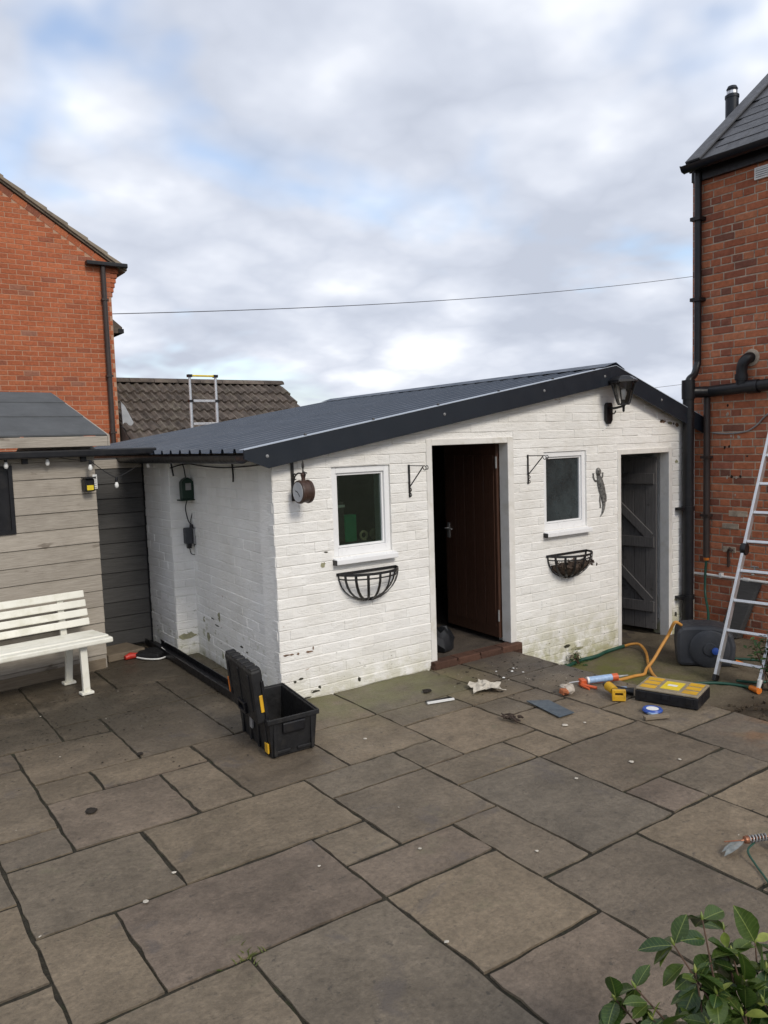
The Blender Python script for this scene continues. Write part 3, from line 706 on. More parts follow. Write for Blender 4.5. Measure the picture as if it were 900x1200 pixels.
so = MB(); so.prism([(2.30, YF+0.012, roof_z(2.3)-0.05), (RX, YF+0.012, RZ-0.05), (RX, FY, RZ-0.05), (2.30, FY, roof_z(2.3)-0.05)], (0, 0, 0.02)); so.prism([(RX, YF+0.012, RZ-0.05), (RR-0.03, YF+0.012, roof_z(RR)-0.05), (RR-0.03, FY, roof_z(RR)-0.05), (RX, FY, RZ-0.05)], (0, 0, 0.02))
part('soffit', so, 'metal_trim', ob)
scw = MB()
for xx in (2.45, 3.35, 4.25, 5.15, 5.95):
    for kk in range(12):
        yy = YF+0.085+0.4*kk
        if yy > YB: break
        sag = -0.022*((yy-YF)/(YB-YF))*((xx-RE)/(RX-RE))
        scw.lathe([(0.014, 0), (0.013, 0.004), (0.008, 0.005), (0.008, 0.011)], (xx, yy, roof_z(xx)+0.003+sag), (0, 0, 1), 6)
for xx in (2.75, 3.33, 3.95, 4.60, 5.25, 5.80): scw.lathe([(0.013, 0), (0.012, 0.004), (0.008, 0.012)], (xx, YF+0.035, top(xx)+0.004), (0, 0, 1), 6)
part('roof_screw', scw, 'black', ob, kind='stuff')
for xx in (2.43, 3.98, 5.10, 5.90, 6.75):
    s2 = MB(); s2.lathe([(0.012, 0), (0.012, 0.003), (0.007, 0.004), (0.007, 0.008)], (xx, YF-0.004, top(xx)-0.075), (0, -1, 0), 8); part('barge_screw', s2, 'galv', fo)
def half_gutter(path0, path1, rad, n=8, wall=0.004):
    """half-round channel between two points, open at the top"""
    a, b = Vector(path0), Vector(path1); d = (b-a).normalized(); sd_ = d.cross(Vector((0, 0, 1))).normalized(); mb = MB()
    for p in (a, b):
        for rr_ in (rad, rad-wall):
            for k in range(n+1):
                t = math.pi*k/n; mb.v.append(p + sd_*rr_*math.cos(t) - Vector((0, 0, rr_*math.sin(t)*0.95)))
    m_ = n+1
    for k in range(n):
        mb.f += [(k, k+1, 2*m_+k+1, 2*m_+k), (m_+k, 3*m_+k, 3*m_+k+1, m_+k+1), (k, m_+k, m_+k+1, k+1), (2*m_+k, 2*m_+k+1, 3*m_+k+1, 3*m_+k)]
    mb.f += [(0, 2*m_, 3*m_, m_), (n, m_+n, 3*m_+n, 2*m_+n)]
    return mb
part('gutter', half_gutter((2.255, YF+0.02, 1.765), (2.255, 8.9, 1.758), 0.056), 'black', ob, 30)
ff = MB(); ff.box(2.322, 2.345, YF+0.02, YB-0.05, 1.725, 1.772); part('fascia_board', ff, 'black', ob)
sf = MB(); sf.box(2.345, 2.62, FY+0.02, YB-0.05, 1.755, 1.768); part('eaves_soffit', sf, 'black', ob)

# windows
def window(W, sill_drop, frosted, top_bar):
    x0, x1, z0, z1 = W; y = FY+0.012; fw = 0.046
    f = MB()
    f.box(x0, x0+fw, y, y+0.06, z0, z1); f.box(x1-fw, x1, y, y+0.06, z0, z1)
    f.box(x0+fw, x1-fw, y, y+0.06, z1-fw, z1); f.box(x0+fw, x1-fw, y, y+0.06, z0, z0+fw+0.012)
    fr_ = part('window', f, 'pvc', ob, bevel=0.004)
    g2 = MB(); q = fw+0.001; b = 0.016
    for (a0, a1, c0, c1) in ((x0+q, x0+q+b, z0+q+0.013, z1-q), (x1-q-b, x1-q, z0+q+0.013, z1-q), (x0+q+b, x1-q-b, z1-q-b, z1-q), (x0+q+b, x1-q-b, z0+q+0.013, z0+q+0.013+b)):
        g2.box(a0, a1, y+0.014, y+0.05, c0, c1)
    part('glazing_bead', g2, 'pvc', fr_, bevel=0.003)
    p = MB(); p.box(x0+q+b*0.5, x1-q-b*0.5, y+0.030, y+0.036, z0+q+0.02, z1-q-b*0.5)
    part('pane', p, 'glass_frost' if frosted else 'glass', fr_)
    s = MB(); s.prism([(x0-0.012, FY-0.062, z0-0.052), (x0-0.012, FY-0.062, z0-0.014), (x0-0.012, FY+0.011, z0-0.003), (x0-0.012, FY+0.011, z0-0.052)], (x1-x0+0.03, 0, 0))
    so_ = part('sill', s, 'pvc', fr_, bevel=0.005)
    en = MB(); en.box(x0-0.0165, x0-0.0125, FY-0.058, FY+0.003, z0-0.056, z0-0.018); part('end_cap', en, 'black', so_)
    rv = MB()
    rv.box(x0-0.03, x0-0.001, FY-0.005, FY+0.03, z0, z1+0.03) if False else None
    return fr_
window(W1, 0, False, True); window(W2, 0, True, True)

# door 1: frame, brick threshold, brown leaf swung inwards
def door_frame(D, z0, jw, jr, depth, mat):
    f = MB(); x0, x1, _, z1 = D
    f.box(x0, x0+jw, FY-0.010, FY+depth, z0, z1); f.box(x1-jr, x1, FY-0.010, FY+depth, z0, z1); f.box(x0+jw, x1-jr, FY-0.010, FY+depth, z1-0.05, z1)
    return part('door_frame', f, mat, ob, bevel=0.005)
door_frame(D1, 0.055, 0.058, 0.068, 0.10, 'frame_wood'); door_frame(D2, -0.285, 0.05, 0.055, 0.10, 'frame_wood')
th = part('threshold', MB().box(3.845, 4.835, FY-0.055, FY+0.20, -0.05, 0.030), 'brick_step', ob, bevel=0.01)
for i in range(4):
    x = 3.85+i*0.2465
    inst('brick', (lambda v, f: (lambda me: (me.from_pydata(v, [], f), me.materials.append(M['brick_step']), me)[2])(bpy.data.meshes.new('brick')))(*brick_geo(0.236, 0.064, 0.009, 0.10, 0.003, rnd)), th, (x+0.12, FY-0.062, 0.022+rnd.uniform(-0.006, 0.006)), 0)
    t_ = MB(); t_.box(x+0.003, x+0.240, FY-0.052, FY+0.06, 0.031, 0.052+rnd.uniform(0, 0.004)); part('brick', t_, 'brick_step', th, bevel=0.007)
def leaf_frame(hx, hy, ang, width):
    d = Vector((-math.cos(ang), math.sin(ang), 0)); n = Vector((-d.y, d.x, 0))     # n: side that shows to the camera
    if n.x > 0: n = -n
    return Vector((hx, hy, 0)), d, n
h, d, n = leaf_frame(4.742, 4.975, R(94), 0.76)
lf = MB(); lf.obox(h+d*0.38+Vector((0, 0, 0.93)), d*0.38, n*0.021, Vector((0, 0, 0.85)))
dl = part('door', lf, 'door_brown', ob, bevel=0.003)
pn = MB()
for i in range(5): pn.obox(h+d*(0.10+i*0.14)+n*0.0235+Vector((0, 0, 0.93)), d*0.066, n*0.003, Vector((0, 0, 0.75)))
part('door_board', pn, 'door_brown', dl, bevel=0.002)
st = MB(); st.obox(h+d*(-0.002)+Vector((0, 0, 0.93)), d*0.0015, n*0.018, Vector((0, 0, 0.85))); part('door_edge', st, 'door_brown', dl)
for z in (0.28, 1.62):
    hg = MB(); hg.tube([h-d*0.006+n*0.026+Vector((0, 0, z-0.05)), h-d*0.006+n*0.026+Vector((0, 0, z+0.05))], 0.008, 8); part('hinge', hg, 'galv', dl)
hd = MB(); hd.obox(h+d*0.70+n*0.030+Vector((0, 0, 0.98)), d*0.018, n*0.003, Vector((0, 0, 0.07))); hd.tube([h+d*0.70+n*0.033+Vector((0, 0, 1.0)), h+d*0.70+n*0.07+Vector((0, 0, 1.0)), h+d*0.60+n*0.07+Vector((0, 0, 1.0))], 0.008, 8)
part('handle', hd, 'galv', dl, 40)
# door 2: grey ledged and braced leaf, seen from its back
h, d, n = leaf_frame(6.985, 4.985, R(80), 0.74)
bd = MB()
for i in range(6): bd.obox(h+d*(0.062+i*0.1235)+Vector((0, 0, 0.68)), d*0.0595, n*0.011, Vector((0, 0, 0.90)))
d2 = part('door', bd, 'door_grey', ob, bevel=0.003)
for z in (0.02, 0.70, 1.36): part('ledge', MB().obox(h+d*0.37+n*0.0245+Vector((0, 0, z)), d*0.35, n*0.012, Vector((0, 0, 0.055))), 'door_grey', d2, bevel=0.003)
for za, zb in ((0.076, 0.644), (0.756, 1.304)):
    p = h+d*0.06+n*0.0245+Vector((0, 0, za)); q = h+d*0.66+n*0.0245+Vector((0, 0, zb)); part('brace', MB().bar(p, q, 0.085, 0.022, n), 'door_grey', d2, bevel=0.003)

# black rainwater pipe at the end of the front wall belongs to the brick house, below
# things inside the outbuilding that show through the openings
o = MB(); o.lathe([(0.10, 0), (0.150, 0.012), (0.158, 0.06), (0.135, 0.13), (0.09, 0.175), (0.03, 0.17)], (4.20, 5.20, 0.036), (0, 0, 1), 14)
for q in range(len(o.v)):
    v_ = Vector(o.v[q]); c_ = Vector((4.20, 5.20, 0.036)); t_ = math.atan2(v_.y-c_.y, v_.x-c_.x); k_ = 1+0.16*math.sin(3*t_+9*v_.z)+0.10*math.sin(7*t_+31*v_.z)
    o.v[q] = (c_.x+(v_.x-c_.x)*k_, c_.y+(v_.y-c_.y)*k_, v_.z+(0.025*math.sin(5*t_+1) if v_.z > 0.07 else 0))
solo('bag', o, 'bag', 'black bag slumped on the floor just inside the brown door', 'bag', (4.22, 5.22, 0.036), smooth=35)
sh_ = MB(); sh_.box(2.72, 3.78, FY+0.216, FY+0.36, 1.035, 1.06); solo('shelf', sh_, 'inside', 'dark shelf behind the glass of the window by the wall clock', 'shelf', (3.2, FY+0.3, 1.05))
gc = thing('carton', 'green and brown carton standing behind the window glass by the wall clock', 'carton', (3.29, FY+0.30, 1.061))
part('body', MB().box(3.25, 3.36, FY+0.26, FY+0.34, 1.061, 1.27), 'greencard', gc, bevel=0.004); part('panel', MB().box(3.19, 3.249, FY+0.26, FY+0.34, 1.061, 1.38), 'redbrown', gc, bevel=0.004); part('band', MB().box(3.185, 3.254, FY+0.255, FY+0.259, 1.335, 1.355), 'paper', gc)
for (x, r_, nm) in ((3.43, 0.030, 'smaller tan ring ornament'), (3.53, 0.034, 'larger tan disc ornament')):
    o = MB(); o.tube([(x+r_*math.cos(t), FY+0.27, 1.061+r_+0.010+r_*math.sin(t)) for t in [2*math.pi*k/16 for k in range(16)]], 0.010, 6, True)
    if r_ > 0.032: o.lathe([(0.026, 0), (0.026, 0.008)], (x, FY+0.266, 1.105), (0, 1, 0), 14)
    o.box(x-0.015, x+0.015, FY+0.255, FY+0.285, 1.061, 1.068)
    solo('ornament', o, 'tan', nm + ' on the shelf behind the window glass', 'ornament', (x, FY+0.27, 1.061), smooth=40)

# ================================================================== TIMBER SHED AND CHARCOAL PANEL
SR = (1.84, 6.72); sa = R(7)
ex = Vector((math.cos(sa), math.sin(sa), 0)); ey = Vector((-math.sin(sa), math.cos(sa), 0))
def SP(u, v, z): q = Vector((SR[0], SR[1], 0)) + ex*u + ey*v; return (q.x, q.y, z)       # u<0 runs left along the front
sh = thing('timber_shed', 'grey-brown horizontal board shed with felt roof behind the white bench', 'shed', (SR[0], SR[1], 0))
sb_ = MB()
def sbox(mb, u0, u1, v0, v1, z0, z1):
    return mb.add([SP(u0,v0,z0),SP(u1,v0,z0),SP(u1,v1,z0),SP(u0,v1,z0),SP(u0,v0,z1),SP(u1,v0,z1),SP(u1,v1,z1),SP(u0,v1,z1)],
                  [(0,3,2,1),(4,5,6,7),(0,1,5,4),(1,2,6,5),(2,3,7,6),(3,0,4,7)])
part('wall', sbox(MB(), -3.6, -0.012, 0.024, 2.0, -0.05, 1.84), 'clad', sh)
z = -0.02; bh = 0.1365; i = 0
WX1, WZ0 = -0.655, 1.205       # window's right edge and bottom
while z < 1.80:
    z1 = min(z+bh-0.004, 1.815)
    if z1 > WZ0+0.03 and z < 1.73: ranges = [(-3.6, -1.75), (WX1, 0.0)]
    else: ranges = [(-3.6, 0.0)]
    for (a, b) in ranges:
        bm_ = MB(); t0 = rnd.uniform(-0.002, 0.002)
        bm_.add([SP(a,0.002+t0,z),SP(b,0.002+t0,z),SP(b,0.023,z),SP(a,0.023,z),SP(a,0.010+t0,z1),SP(b,0.010+t0,z1),SP(b,0.023,z1),SP(a,0.023,z1)],
                [(0,3,2,1),(4,5,6,7),(0,1,5,4),(1,2,6,5),(2,3,7,6),(3,0,4,7)])
        part('board', bm_, 'clad', sh, bevel=0.003)
    z += bh
wn = MB(); 
for (a, b, c, d_) in ((-1.75, -1.71, WZ0, 1.735), (WX1-0.03, WX1, WZ0, 1.735), (-1.71, WX1-0.03, 1.70, 1.735), (-1.71, WX1-0.03, WZ0, WZ0+0.03)): sbox(wn, a, b, -0.006, 0.02, c, d_)
wf = part('window', wn, 'black', sh); part('pane', sbox(MB(), -1.712, WX1-0.028, 0.008, 0.012, WZ0+0.028, 1.702), M['black'], wf)
sk = MB(); sbox(sk, -3.6, -0.02, -0.018, -0.001, -0.04, 0.085); part('skirting', sk, 'plank', sh, bevel=0.004)
# roof: boards under felt, one pitch up to the ridge
rf = MB()
def roofp(u, v, lift=0.0): return SP(u, v, 1.945+0.36*(v+0.13)+lift)
for k, (v0, v1) in enumerate(((-0.13, 0.33), (0.33, 0.72), (0.72, 1.02))):
    b = MB(); l0 = 0.004*(2-k)
    q = [roofp(-3.7, v0, 0.008), roofp(0.06, v0, 0.008), roofp(0.06, v1+0.02, 0.0), roofp(-3.7, v1+0.02, 0.0)]
    b.prism(q, (0, 0, 0.012)); part('felt_strip', b, 'felt', sh)
bk = MB(); bk.prism([SP(-3.7, 1.02, 2.36), SP(0.06, 1.02, 2.36), SP(0.06, 2.1, 1.95), SP(-3.7, 2.1, 1.95)], (0, 0, 0.012)); part('felt_strip', bk, 'felt', sh)
part('roof_fascia', sbox(MB(), -3.7, 0.06, -0.142, -0.122, 1.868, 1.948), 'clad', sh, bevel=0.003)
vg = MB(); vg.add([SP(0.062,-0.14,1.87),SP(0.062,1.02,2.28),SP(0.062,1.02,2.36),SP(0.062,-0.14,1.955)], [(0,1,2,3)]); vg.add([SP(0.08,-0.14,1.87),SP(0.08,1.02,2.28),SP(0.08,1.02,2.36),SP(0.08,-0.14,1.955)], [(3,2,1,0)]); vg.f += [(0,4,5,1),(3,2,6,7),(0,3,7,4),(1,5,6,2)]
part('verge_board', vg, 'clad', sh)
gb = MB(); gb.prism([SP(0.03, 0.0, 1.82), SP(0.03, 2.0, 1.82), SP(0.03, 1.02, 2.34)], tuple(Vector(SP(-0.03,0,0))-Vector(SP(0,0,0)))); part('gable', gb, 'clad', sh)
sg = MB(); sbox(sg, -3.7, 0.50, -0.12, -0.03, 1.785, 1.845); part('gutter', sg, 'black', sh, bevel=0.012)
for u in (-2.6, -1.45, -0.56, -0.10): part('gutter_bracket', sbox(MB(), u-0.02, u+0.02, -0.03, 0.002, 1.745, 1.83), 'black', sh)
pan = thing('board_panel', 'charcoal painted horizontal board panel between the timber shed and the white outbuilding', 'panel', (2.15, 7.31, 0))
part('backing', MB().box(1.75, 2.425, 7.334, 7.37, 0.0, 1.76), 'clad_dark', pan)
z = 0.02; i = 0
while z < 1.72:
    z1 = min(z+0.132, 1.745)
    bm_ = MB(); bm_.add([(1.75,7.308,z),(2.425,7.308,z),(2.425,7.333,z),(1.75,7.333,z),(1.75,7.316,z1),(2.425,7.316,z1),(2.425,7.333,z1),(1.75,7.333,z1)],
                [(0,3,2,1),(4,5,6,7),(0,1,5,4),(1,2,6,5),(2,3,7,6),(3,0,4,7)])
    part('board', bm_, 'clad' if z > 1.60 else 'clad_dark', pan, bevel=0.003); z += 0.137
part('edge_strip', MB().box(2.4255, 2.4385, 7.30, 7.34, 0.0, 1.75), 'black', pan)
pl = MB(); pl.obox((2.02, 7.02, 0.035), (0.17, 0.03, 0), (-0.03, 0.16, 0), (0, 0, 0.033)); solo('step_stone', pl, 'plank', 'low tan step at the foot of the charcoal board panel', 'step', (2.02, 7.02, 0.0), bevel=0.01)

# ================================================================== BENCH
be = thing('garden_bench', 'cream white slatted garden bench against the timber shed', 'bench', (1.1, 6.3, 0))
ba = R(6); bo = Vector((1.70, 6.06, 0)); bx = Vector((math.cos(ba), math.sin(ba), 0)); by = Vector((-math.sin(ba), math.cos(ba), 0))
def BP(u, v, z): q = bo+bx*u+by*v; return Vector((q.x, q.y, z))
LEN = 1.52
for k in range(5):
    v = 0.0+k*0.083; zc = 0.412 - (0.016 if k == 0 else 0.0) - 0.004*k
    m_ = MB(); m_.obox(BP(-LEN/2, v, zc), bx*(LEN/2), by*0.036, Vector((0, 0, 0.014 if k else 0.020))); part('seat_slat', m_, 'bench', be, bevel=0.010)
tv = by*0.20+Vector((0, 0, 1)); tv.normalize(); tn = bx.cross(tv)
for k in range(4):
    zc = 0.470+k*0.073; c = BP(-LEN/2-0.005*k, 0.415+0.20*(zc-0.42), zc)
    m_ = MB(); m_.obox(c, bx*(LEN/2-0.005), tv*0.0285, tn*0.012); part('back_slat', m_, 'bench', be, bevel=0.007)
for u in (-0.205, -LEN+0.205, ):
    for (v0, v1, zt) in ((0.05, 0.03, 0.385), (0.335, 0.40, 0.385)):
        m_ = MB(); p, q = BP(u, v1, 0.018), BP(u, v0, zt)
        m_.bar(p, q, 0.052, 0.036, by); lg = part('leg', m_, 'bench', be, bevel=0.005)
        ft = MB(); ft.obox(BP(u, v1, 0.0145), bx*0.046, by*0.036, Vector((0, 0, 0.010))); part('foot', ft, 'bench', lg, bevel=0.004)
    m_ = MB(); m_.bar(BP(u, 0.02, 0.375), BP(u, 0.40, 0.365), 0.045, 0.034); part('seat_bearer', m_, 'bench', be, bevel=0.004)
    m_ = MB(); m_.bar(BP(u, 0.415, 0.36)-tn*0.028, BP(u, 0.415+0.2*0.29, 0.70)-tn*0.028, 0.050, 0.030, by); part('back_post', m_, 'bench', be, bevel=0.004)

# ================================================================== NEIGHBOUR HOUSE, LEFT
NY = 13.0; NXR = 3.985
nh = thing('brick_house', 'orange-red brick gable of a neighbouring house behind the timber shed', 'house', (NXR, NY, 0))
AX, AZ = -0.9, 8.09
verge = lambda x: 4.80+0.652*(4.15-x) if x > AX else AZ-0.652*(AX-x)
nw = MB(); nw.prism([(-5.6, NY, -0.42), (NXR, NY, -0.42), (NXR, NY, verge(NXR)-0.12), (AX, NY, AZ-0.12), (-5.6, NY, verge(-5.6)-0.12)], (0, 8.0, 0))
part('wall', nw, 'mortar_new', nh)
sp = lay((0, NY, 0), 0.0, -1.0, NXR, 0.0, 7.9, (), lambda u: verge(u)-0.175, 0.075, 0.225, 0.009, 0.009, 0.004)
sp = [s for s in sp if s[0].x > 1.0]
rk = []
q_ = 3.95
while q_ > 1.0:
    rk.append(q_); q_ -= 0.189
for k in range(7):       # corbelled eaves: courses stepping out to the right
    x1_ = NXR + 0.022*(k+1); z = 4.80-0.075*(7-k)
    sp.append((Vector((x1_-0.11, NY-0.006, z+0.037)), 0.0, 0.216, 0.066, 1.0))
make_bricks(nh, sp, 'brick_new', 0.003, 0.001, 0.02, 300)
va = math.atan(0.652); vd = Vector((-math.cos(va), 0, math.sin(va))); vn = Vector((math.sin(va), 0, math.cos(va)))
for q_ in rk: part('raking_brick', MB().obox(Vector((q_, NY-0.0005, verge(q_)))-vn*0.128+vd*0.05, vd*0.108, (0, 0.0045, 0), vn*0.046), 'brick_new', nh)
cb = MB()
for k in range(7): cb.box(NXR, NXR+0.022*(k+1)-0.004, NY+0.02, NY+7.9, 4.80-0.075*(7-k)+0.002, 4.80-0.075*(6-k)-0.002)
part('corbel', cb, 'brick_new', nh)
rs = MB(); rs.prism([(4.22, NY-0.04, verge(4.22)-0.02), (AX, NY-0.04, AZ), (AX, NY-0.04, AZ-0.07), (4.22, NY-0.04, verge(4.22)-0.08)], (0, 8.1, 0)); rs.prism([(-5.9, NY-0.05, verge(-5.9)), (AX, NY-0.05, AZ), (AX, NY-0.05, AZ-0.10), (-5.9, NY-0.05, verge(-5.9)-0.10)], (0, 8.1, 0))
ro = part('roof', rs, 'verge', nh)
x = 4.24; vk = 0
while x > 0.9:
    v_ = MB(); xa, xb = x-0.34, x
    v_.prism([(xa, NY-0.075, verge(xa)-0.050), (xb, NY-0.075, verge(xb)-0.045), (xb, NY-0.075, verge(xb)+0.030), (xa, NY-0.075, verge(xa)+0.000)], (0, 0.55, 0)); v_.v = [(p[0], p[1]-0.003*(vk % 2), p[2]) for p in v_.v]; vk += 1; part('verge_tile', v_, 'verge', nh, bevel=0.006); x -= 0.29
gt = MB(); gt.box(3.60, 4.24, NY-0.13, NY-0.012, 4.735, 4.80); gt.box(4.13, 4.25, NY-0.10, NY+8, 4.735, 4.80)
part('gutter', gt, 'black', nh, bevel=0.012)
dp = MB(); dp.tube([(3.86, NY-0.06, 4.74), (3.86, NY-0.06, 0.3)], 0.040, 10); do_ = part('downpipe', dp, 'brown_pvc', nh, 40)
for z in (4.2, 3.0, 2.1): part('pipe_clip', MB().box(3.81, 3.91, NY-0.105, NY-0.012, z, z+0.03), 'brown_pvc', do_)
pr_ = MB(); pr_.prism([(3.985, NY+0.6, 4.18), (4.32, NY+0.6, 3.90), (4.32, NY+0.6, 3.80), (3.985, NY+0.6, 3.80)], (0, 1.6, 0)); po_ = part('porch_roof', pr_, 'tile', nh)
part('gutter', MB().box(4.25, 4.34, NY+0.58, NY+2.2, 3.80, 3.87), 'black', po_)

# ================================================================== BUNGALOW BEHIND
bg_ = thing('bungalow', 'low building with brown concrete tiled roof behind the outbuilding', 'building', (6.0, 14.2, -0.42))
BYR, BZR, BSL = 14.2, 3.075, 0.66
def bz(y): return BZR-BSL*(BYR-y)
part('wall', MB().prism([(4.02, 12.35, -0.42), (7.55, 12.35, -0.42), (7.55, 16.05, -0.42), (4.02, 16.05, -0.42)], (0, 0, 2.1)), 'mortar_new', bg_)
rfm = MB(); rfm.prism([(7.62, 12.0, bz(12.0)-0.06), (7.62, BYR, BZR-0.06), (7.62, 16.4, bz(12.0)-0.06)], (-3.6, 0, 0)); rfb = part('roof', rfm, 'tile', bg_)
TW, TG = 0.30, 0.315
def roman_tile(r):
    prof = [(0, 0.0), (0.040, 0.040), (0.070, 0.040), (0.105, 0.002), (0.15, 0.0), (0.190, 0.040), (0.220, 0.040), (0.255, 0.002), (0.298, 0.0)]
    V = []; F = []; sl = math.atan(BSL); Lt = TG+0.045
    for (t, lift) in ((0.0, 0.020), (0.0, 0.062), (Lt, 0.012)):
        for (x, h) in prof:
            hh = h+lift+(r.uniform(-0.002, 0.002)) - (0.018 if lift == 0.020 else 0)*1.0
            V.append((x, t*math.cos(sl)-hh*math.sin(sl), t*math.sin(sl)+hh*math.cos(sl)))
    n = len(prof)
    for a in (0, n):
        for i in range(n-1): F.append((a+i, a+i+1, a+n+i+1, a+n+i))
    return V, F
tms = []
for _ in range(5):
    V, F = roman_tile(rnd); me = bpy.data.meshes.new('roof_tile'); me.from_pydata(V, [], F); me.materials.append(M['tile']); finish(me, 40); tms.append(me)
dy = TG*math.cos(math.atan(BSL))
for c in range(7):
    y0 = BYR-0.10-dy*(c+1)
    for k in range(13):
        x = 7.62-TW*(k+1)
        if x < 3.75: continue
        q = inst('roof_tile', rnd.choice(tms), bg_, (x, y0, bz(y0)-0.055+rnd.uniform(-0.004, 0.004)), rnd.uniform(-0.012, 0.012))
for k in range(9):
    x = 7.64-0.44*(k+1)
    rt_ = MB(); nn = 8
    for xx in (x, x+0.432):
        for j in range(nn+1): t = math.pi*j/nn; rt_.v.append((xx, BYR+0.125*math.cos(t), BZR-0.05+0.085*math.sin(t)))
    for j in range(nn): rt_.f.append((j, j+1, nn+2+j, nn+1+j))
    rt_.f += [tuple(range(nn, -1, -1)), tuple(range(nn+1, 2*nn+2))]
    part('ridge_tile', rt_, 'tile', bg_, 40)
fl_ = MB(); fl_.prism([(4.03, 12.93, 2.0), (4.36, 12.90, 1.95), (4.30, 12.97, 2.12), (4.20, 12.97, 2.30), (4.10, 12.98, 2.52), (4.03, 12.98, 2.60)], (0, 0.03, 0.02)); part('lead_flashing', fl_, 'lead', bg_)

# telephone wires
wm = MB(); wm.tube(catenary((3.0, 20.5, 5.0), (36, 20.5, 9.35), 0.45, 30), 0.011, 5); solo('overhead_wire', wm, 'wire', 'thin overhead wire crossing the sky from the left brick house to the right one', 'wire', (3.0, 20.5, 5.0))
wm = MB(); wm.tube(catenary((20.0, 22, 2.9), (40, 22, 4.66), 0.0, 12), 0.009, 5); wm2 = solo('overhead_wire', wm, 'wire', 'short lower overhead wire seen just above the end of the outbuilding roof', 'wire', (20, 22, 2.9))

# telescopic ladder standing behind the outbuilding
tl = thing('ladder', 'telescopic ladder top with yellow cap strip poking up behind the metal roof', 'ladder', (4.18, 9.95, -0.42))
for i, x in enumerate((4.0, 4.36)):
    part('stile', MB().tube([(x-0.01, 9.95, -0.42), (x, 9.95, 2.44)], 0.022, 8), 'alu', tl, 40); part('stile', MB().tube([(x, 9.95, 2.44), (x, 9.95, 2.765)], 0.018, 8), 'alu', tl, 40)
    part('collar', MB().box(x-0.028, x+0.028, 9.92, 9.98, 2.425, 2.455), 'black', tl); part('end_cap', MB().box(x-0.028, x+0.028, 9.92, 9.98, 2.75, 2.785), 'black', tl)
for z in (2.44, 2.14, 1.84, 1.54, 1.24, 0.94, 0.64, 0.34, 0.04): part('rung', MB().box(4.02, 4.34, 9.925, 9.975, z-0.016, z+0.016), 'alu', tl, bevel=0.004)
part('rung', MB().box(4.028, 4.332, 9.93, 9.97, 2.758, 2.780), 'yellow_label', tl, bevel=0.004)

# ================================================================== BRICK HOUSE, RIGHT
HX = 7.474; HYE = 4.90
rh = thing('brick_house', 'old red brick house with slate roof and black pipes at the right edge', 'house', (HX, HYE, -0.42))
part('wall', MB().box(HX, HX+6.0, 1.8, HYE, -0.42, 4.50), 'mortar_old', rh)
sp = lay((HX, HYE, 0), -math.pi/2, 0.0, 3.1, -0.375, 4.43, (), None, 0.0755, 0.230, 0.011, 0.012, 0.005, 'garden')
gbl = lay((HX, HYE, 0), math.pi, -4.0, 0.0, 1.95, 4.5, (), None, 0.0755, 0.230, 0.011, 0.012, 0.005)
make_bricks(rh, sp, 'brick_old', 0.005, 0.0022, 0.025, 300)
RS = 0.79; EV = 7.325; EZ = 4.50
rz_ = lambda x: EZ+RS*(x-EV)
rb = MB(); rb.prism([(EV+0.06, 1.75, rz_(EV+0.06)-0.06), (EV+3.0, 1.75, rz_(EV+3.0)-0.06), (EV+6.0, 1.75, rz_(EV)-0.06)], (0, HYE-1.75-0.08, 0)); rbo = part('roof', rb, 'slate', rh)
sl = math.atan(RS); gauge = 0.205
sms = []
for _ in range(5):
    V, F = brick_geo(0.296, 0.40, 0.003, 0.010, 0.0015, rnd); me = bpy.data.meshes.new('slate'); me.from_pydata(V, [], F); me.materials.append(M['slate']); sms.append(me)
# a slate lies with its face (-y of the mesh) up along the roof normal and its z down the slope
nrm = Vector((-math.sin(sl), 0, math.cos(sl))); dn = Vector((math.cos(sl), 0, math.sin(sl))); ax_ = (-nrm).cross(dn)
rotm = Matrix((ax_, -nrm, dn)).transposed().to_euler()
for c in range(11):
    for k in range(10):
        y = HYE-0.10-0.15-0.30*k-(0.15 if c % 2 else 0)
        p = Vector((EV, y, EZ)) + dn*(0.19+gauge*c) + nrm*(0.008+rnd.uniform(0, 0.002))
        tilt = Matrix.Rotation(-0.035, 3, ax_)
        q = inst('slate', rnd.choice(sms), rh, p, rot=(tilt @ Matrix((ax_, -nrm, dn)).transposed()).to_euler())
vs = MB(); a = Vector((EV-0.01, HYE-0.20, EZ))+nrm*0.03; 
vs.obox(a+dn*1.7+Vector((0, 0.075, 0)), dn*1.72, (0, 0.075, 0), nrm*0.012); vs.obox(a+dn*1.7+Vector((0, 0.150, 0))-nrm*0.055, dn*1.72, (0, 0.012, 0), nrm*0.066)
part('verge_strip', vs, 'slate', rh, bevel=0.006)
gu = half_gutter((EV-0.025, HYE-0.015, 4.478), (EV-0.025, 1.75, 4.478), 0.062); part('gutter', gu, 'black', rh, 30)
cp = MB(); cp.prism([(EV-0.09, HYE-0.014, 4.482), (EV+0.04, HYE-0.014, 4.482), (EV+0.03, HYE-0.014, 4.435), (EV-0.01, HYE-0.014, 4.417), (EV-0.06, HYE-0.014, 4.43)], (0, 0.01, 0)); part('gutter_end', cp, 'black', rh)
part('fascia_board', MB().box(HX-0.055, HX-0.006, 1.75, HYE-0.02, 4.345, 4.475), 'black', rh)
fu = MB(); fu.lathe([(0.068, 0), (0.068, 1.16), (0.074, 1.161), (0.074, 1.19), (0.055, 1.20), (0.055, 1.25), (0.060, 1.255), (0.045, 1.285), (0.0, 1.29)], (8.36, HYE+0.11, 4.26), (0, 0, 1), 18)
fo_ = part('flue_pipe', fu, 'metal_trim', rh, 40); ca = MB(); ca.lathe([(0.056, 0), (0.056, 0.03)], (8.36, HYE+0.11, 5.462), (0, 0, 1), 14); part('flue_cap', ca, 'alu', fo_)
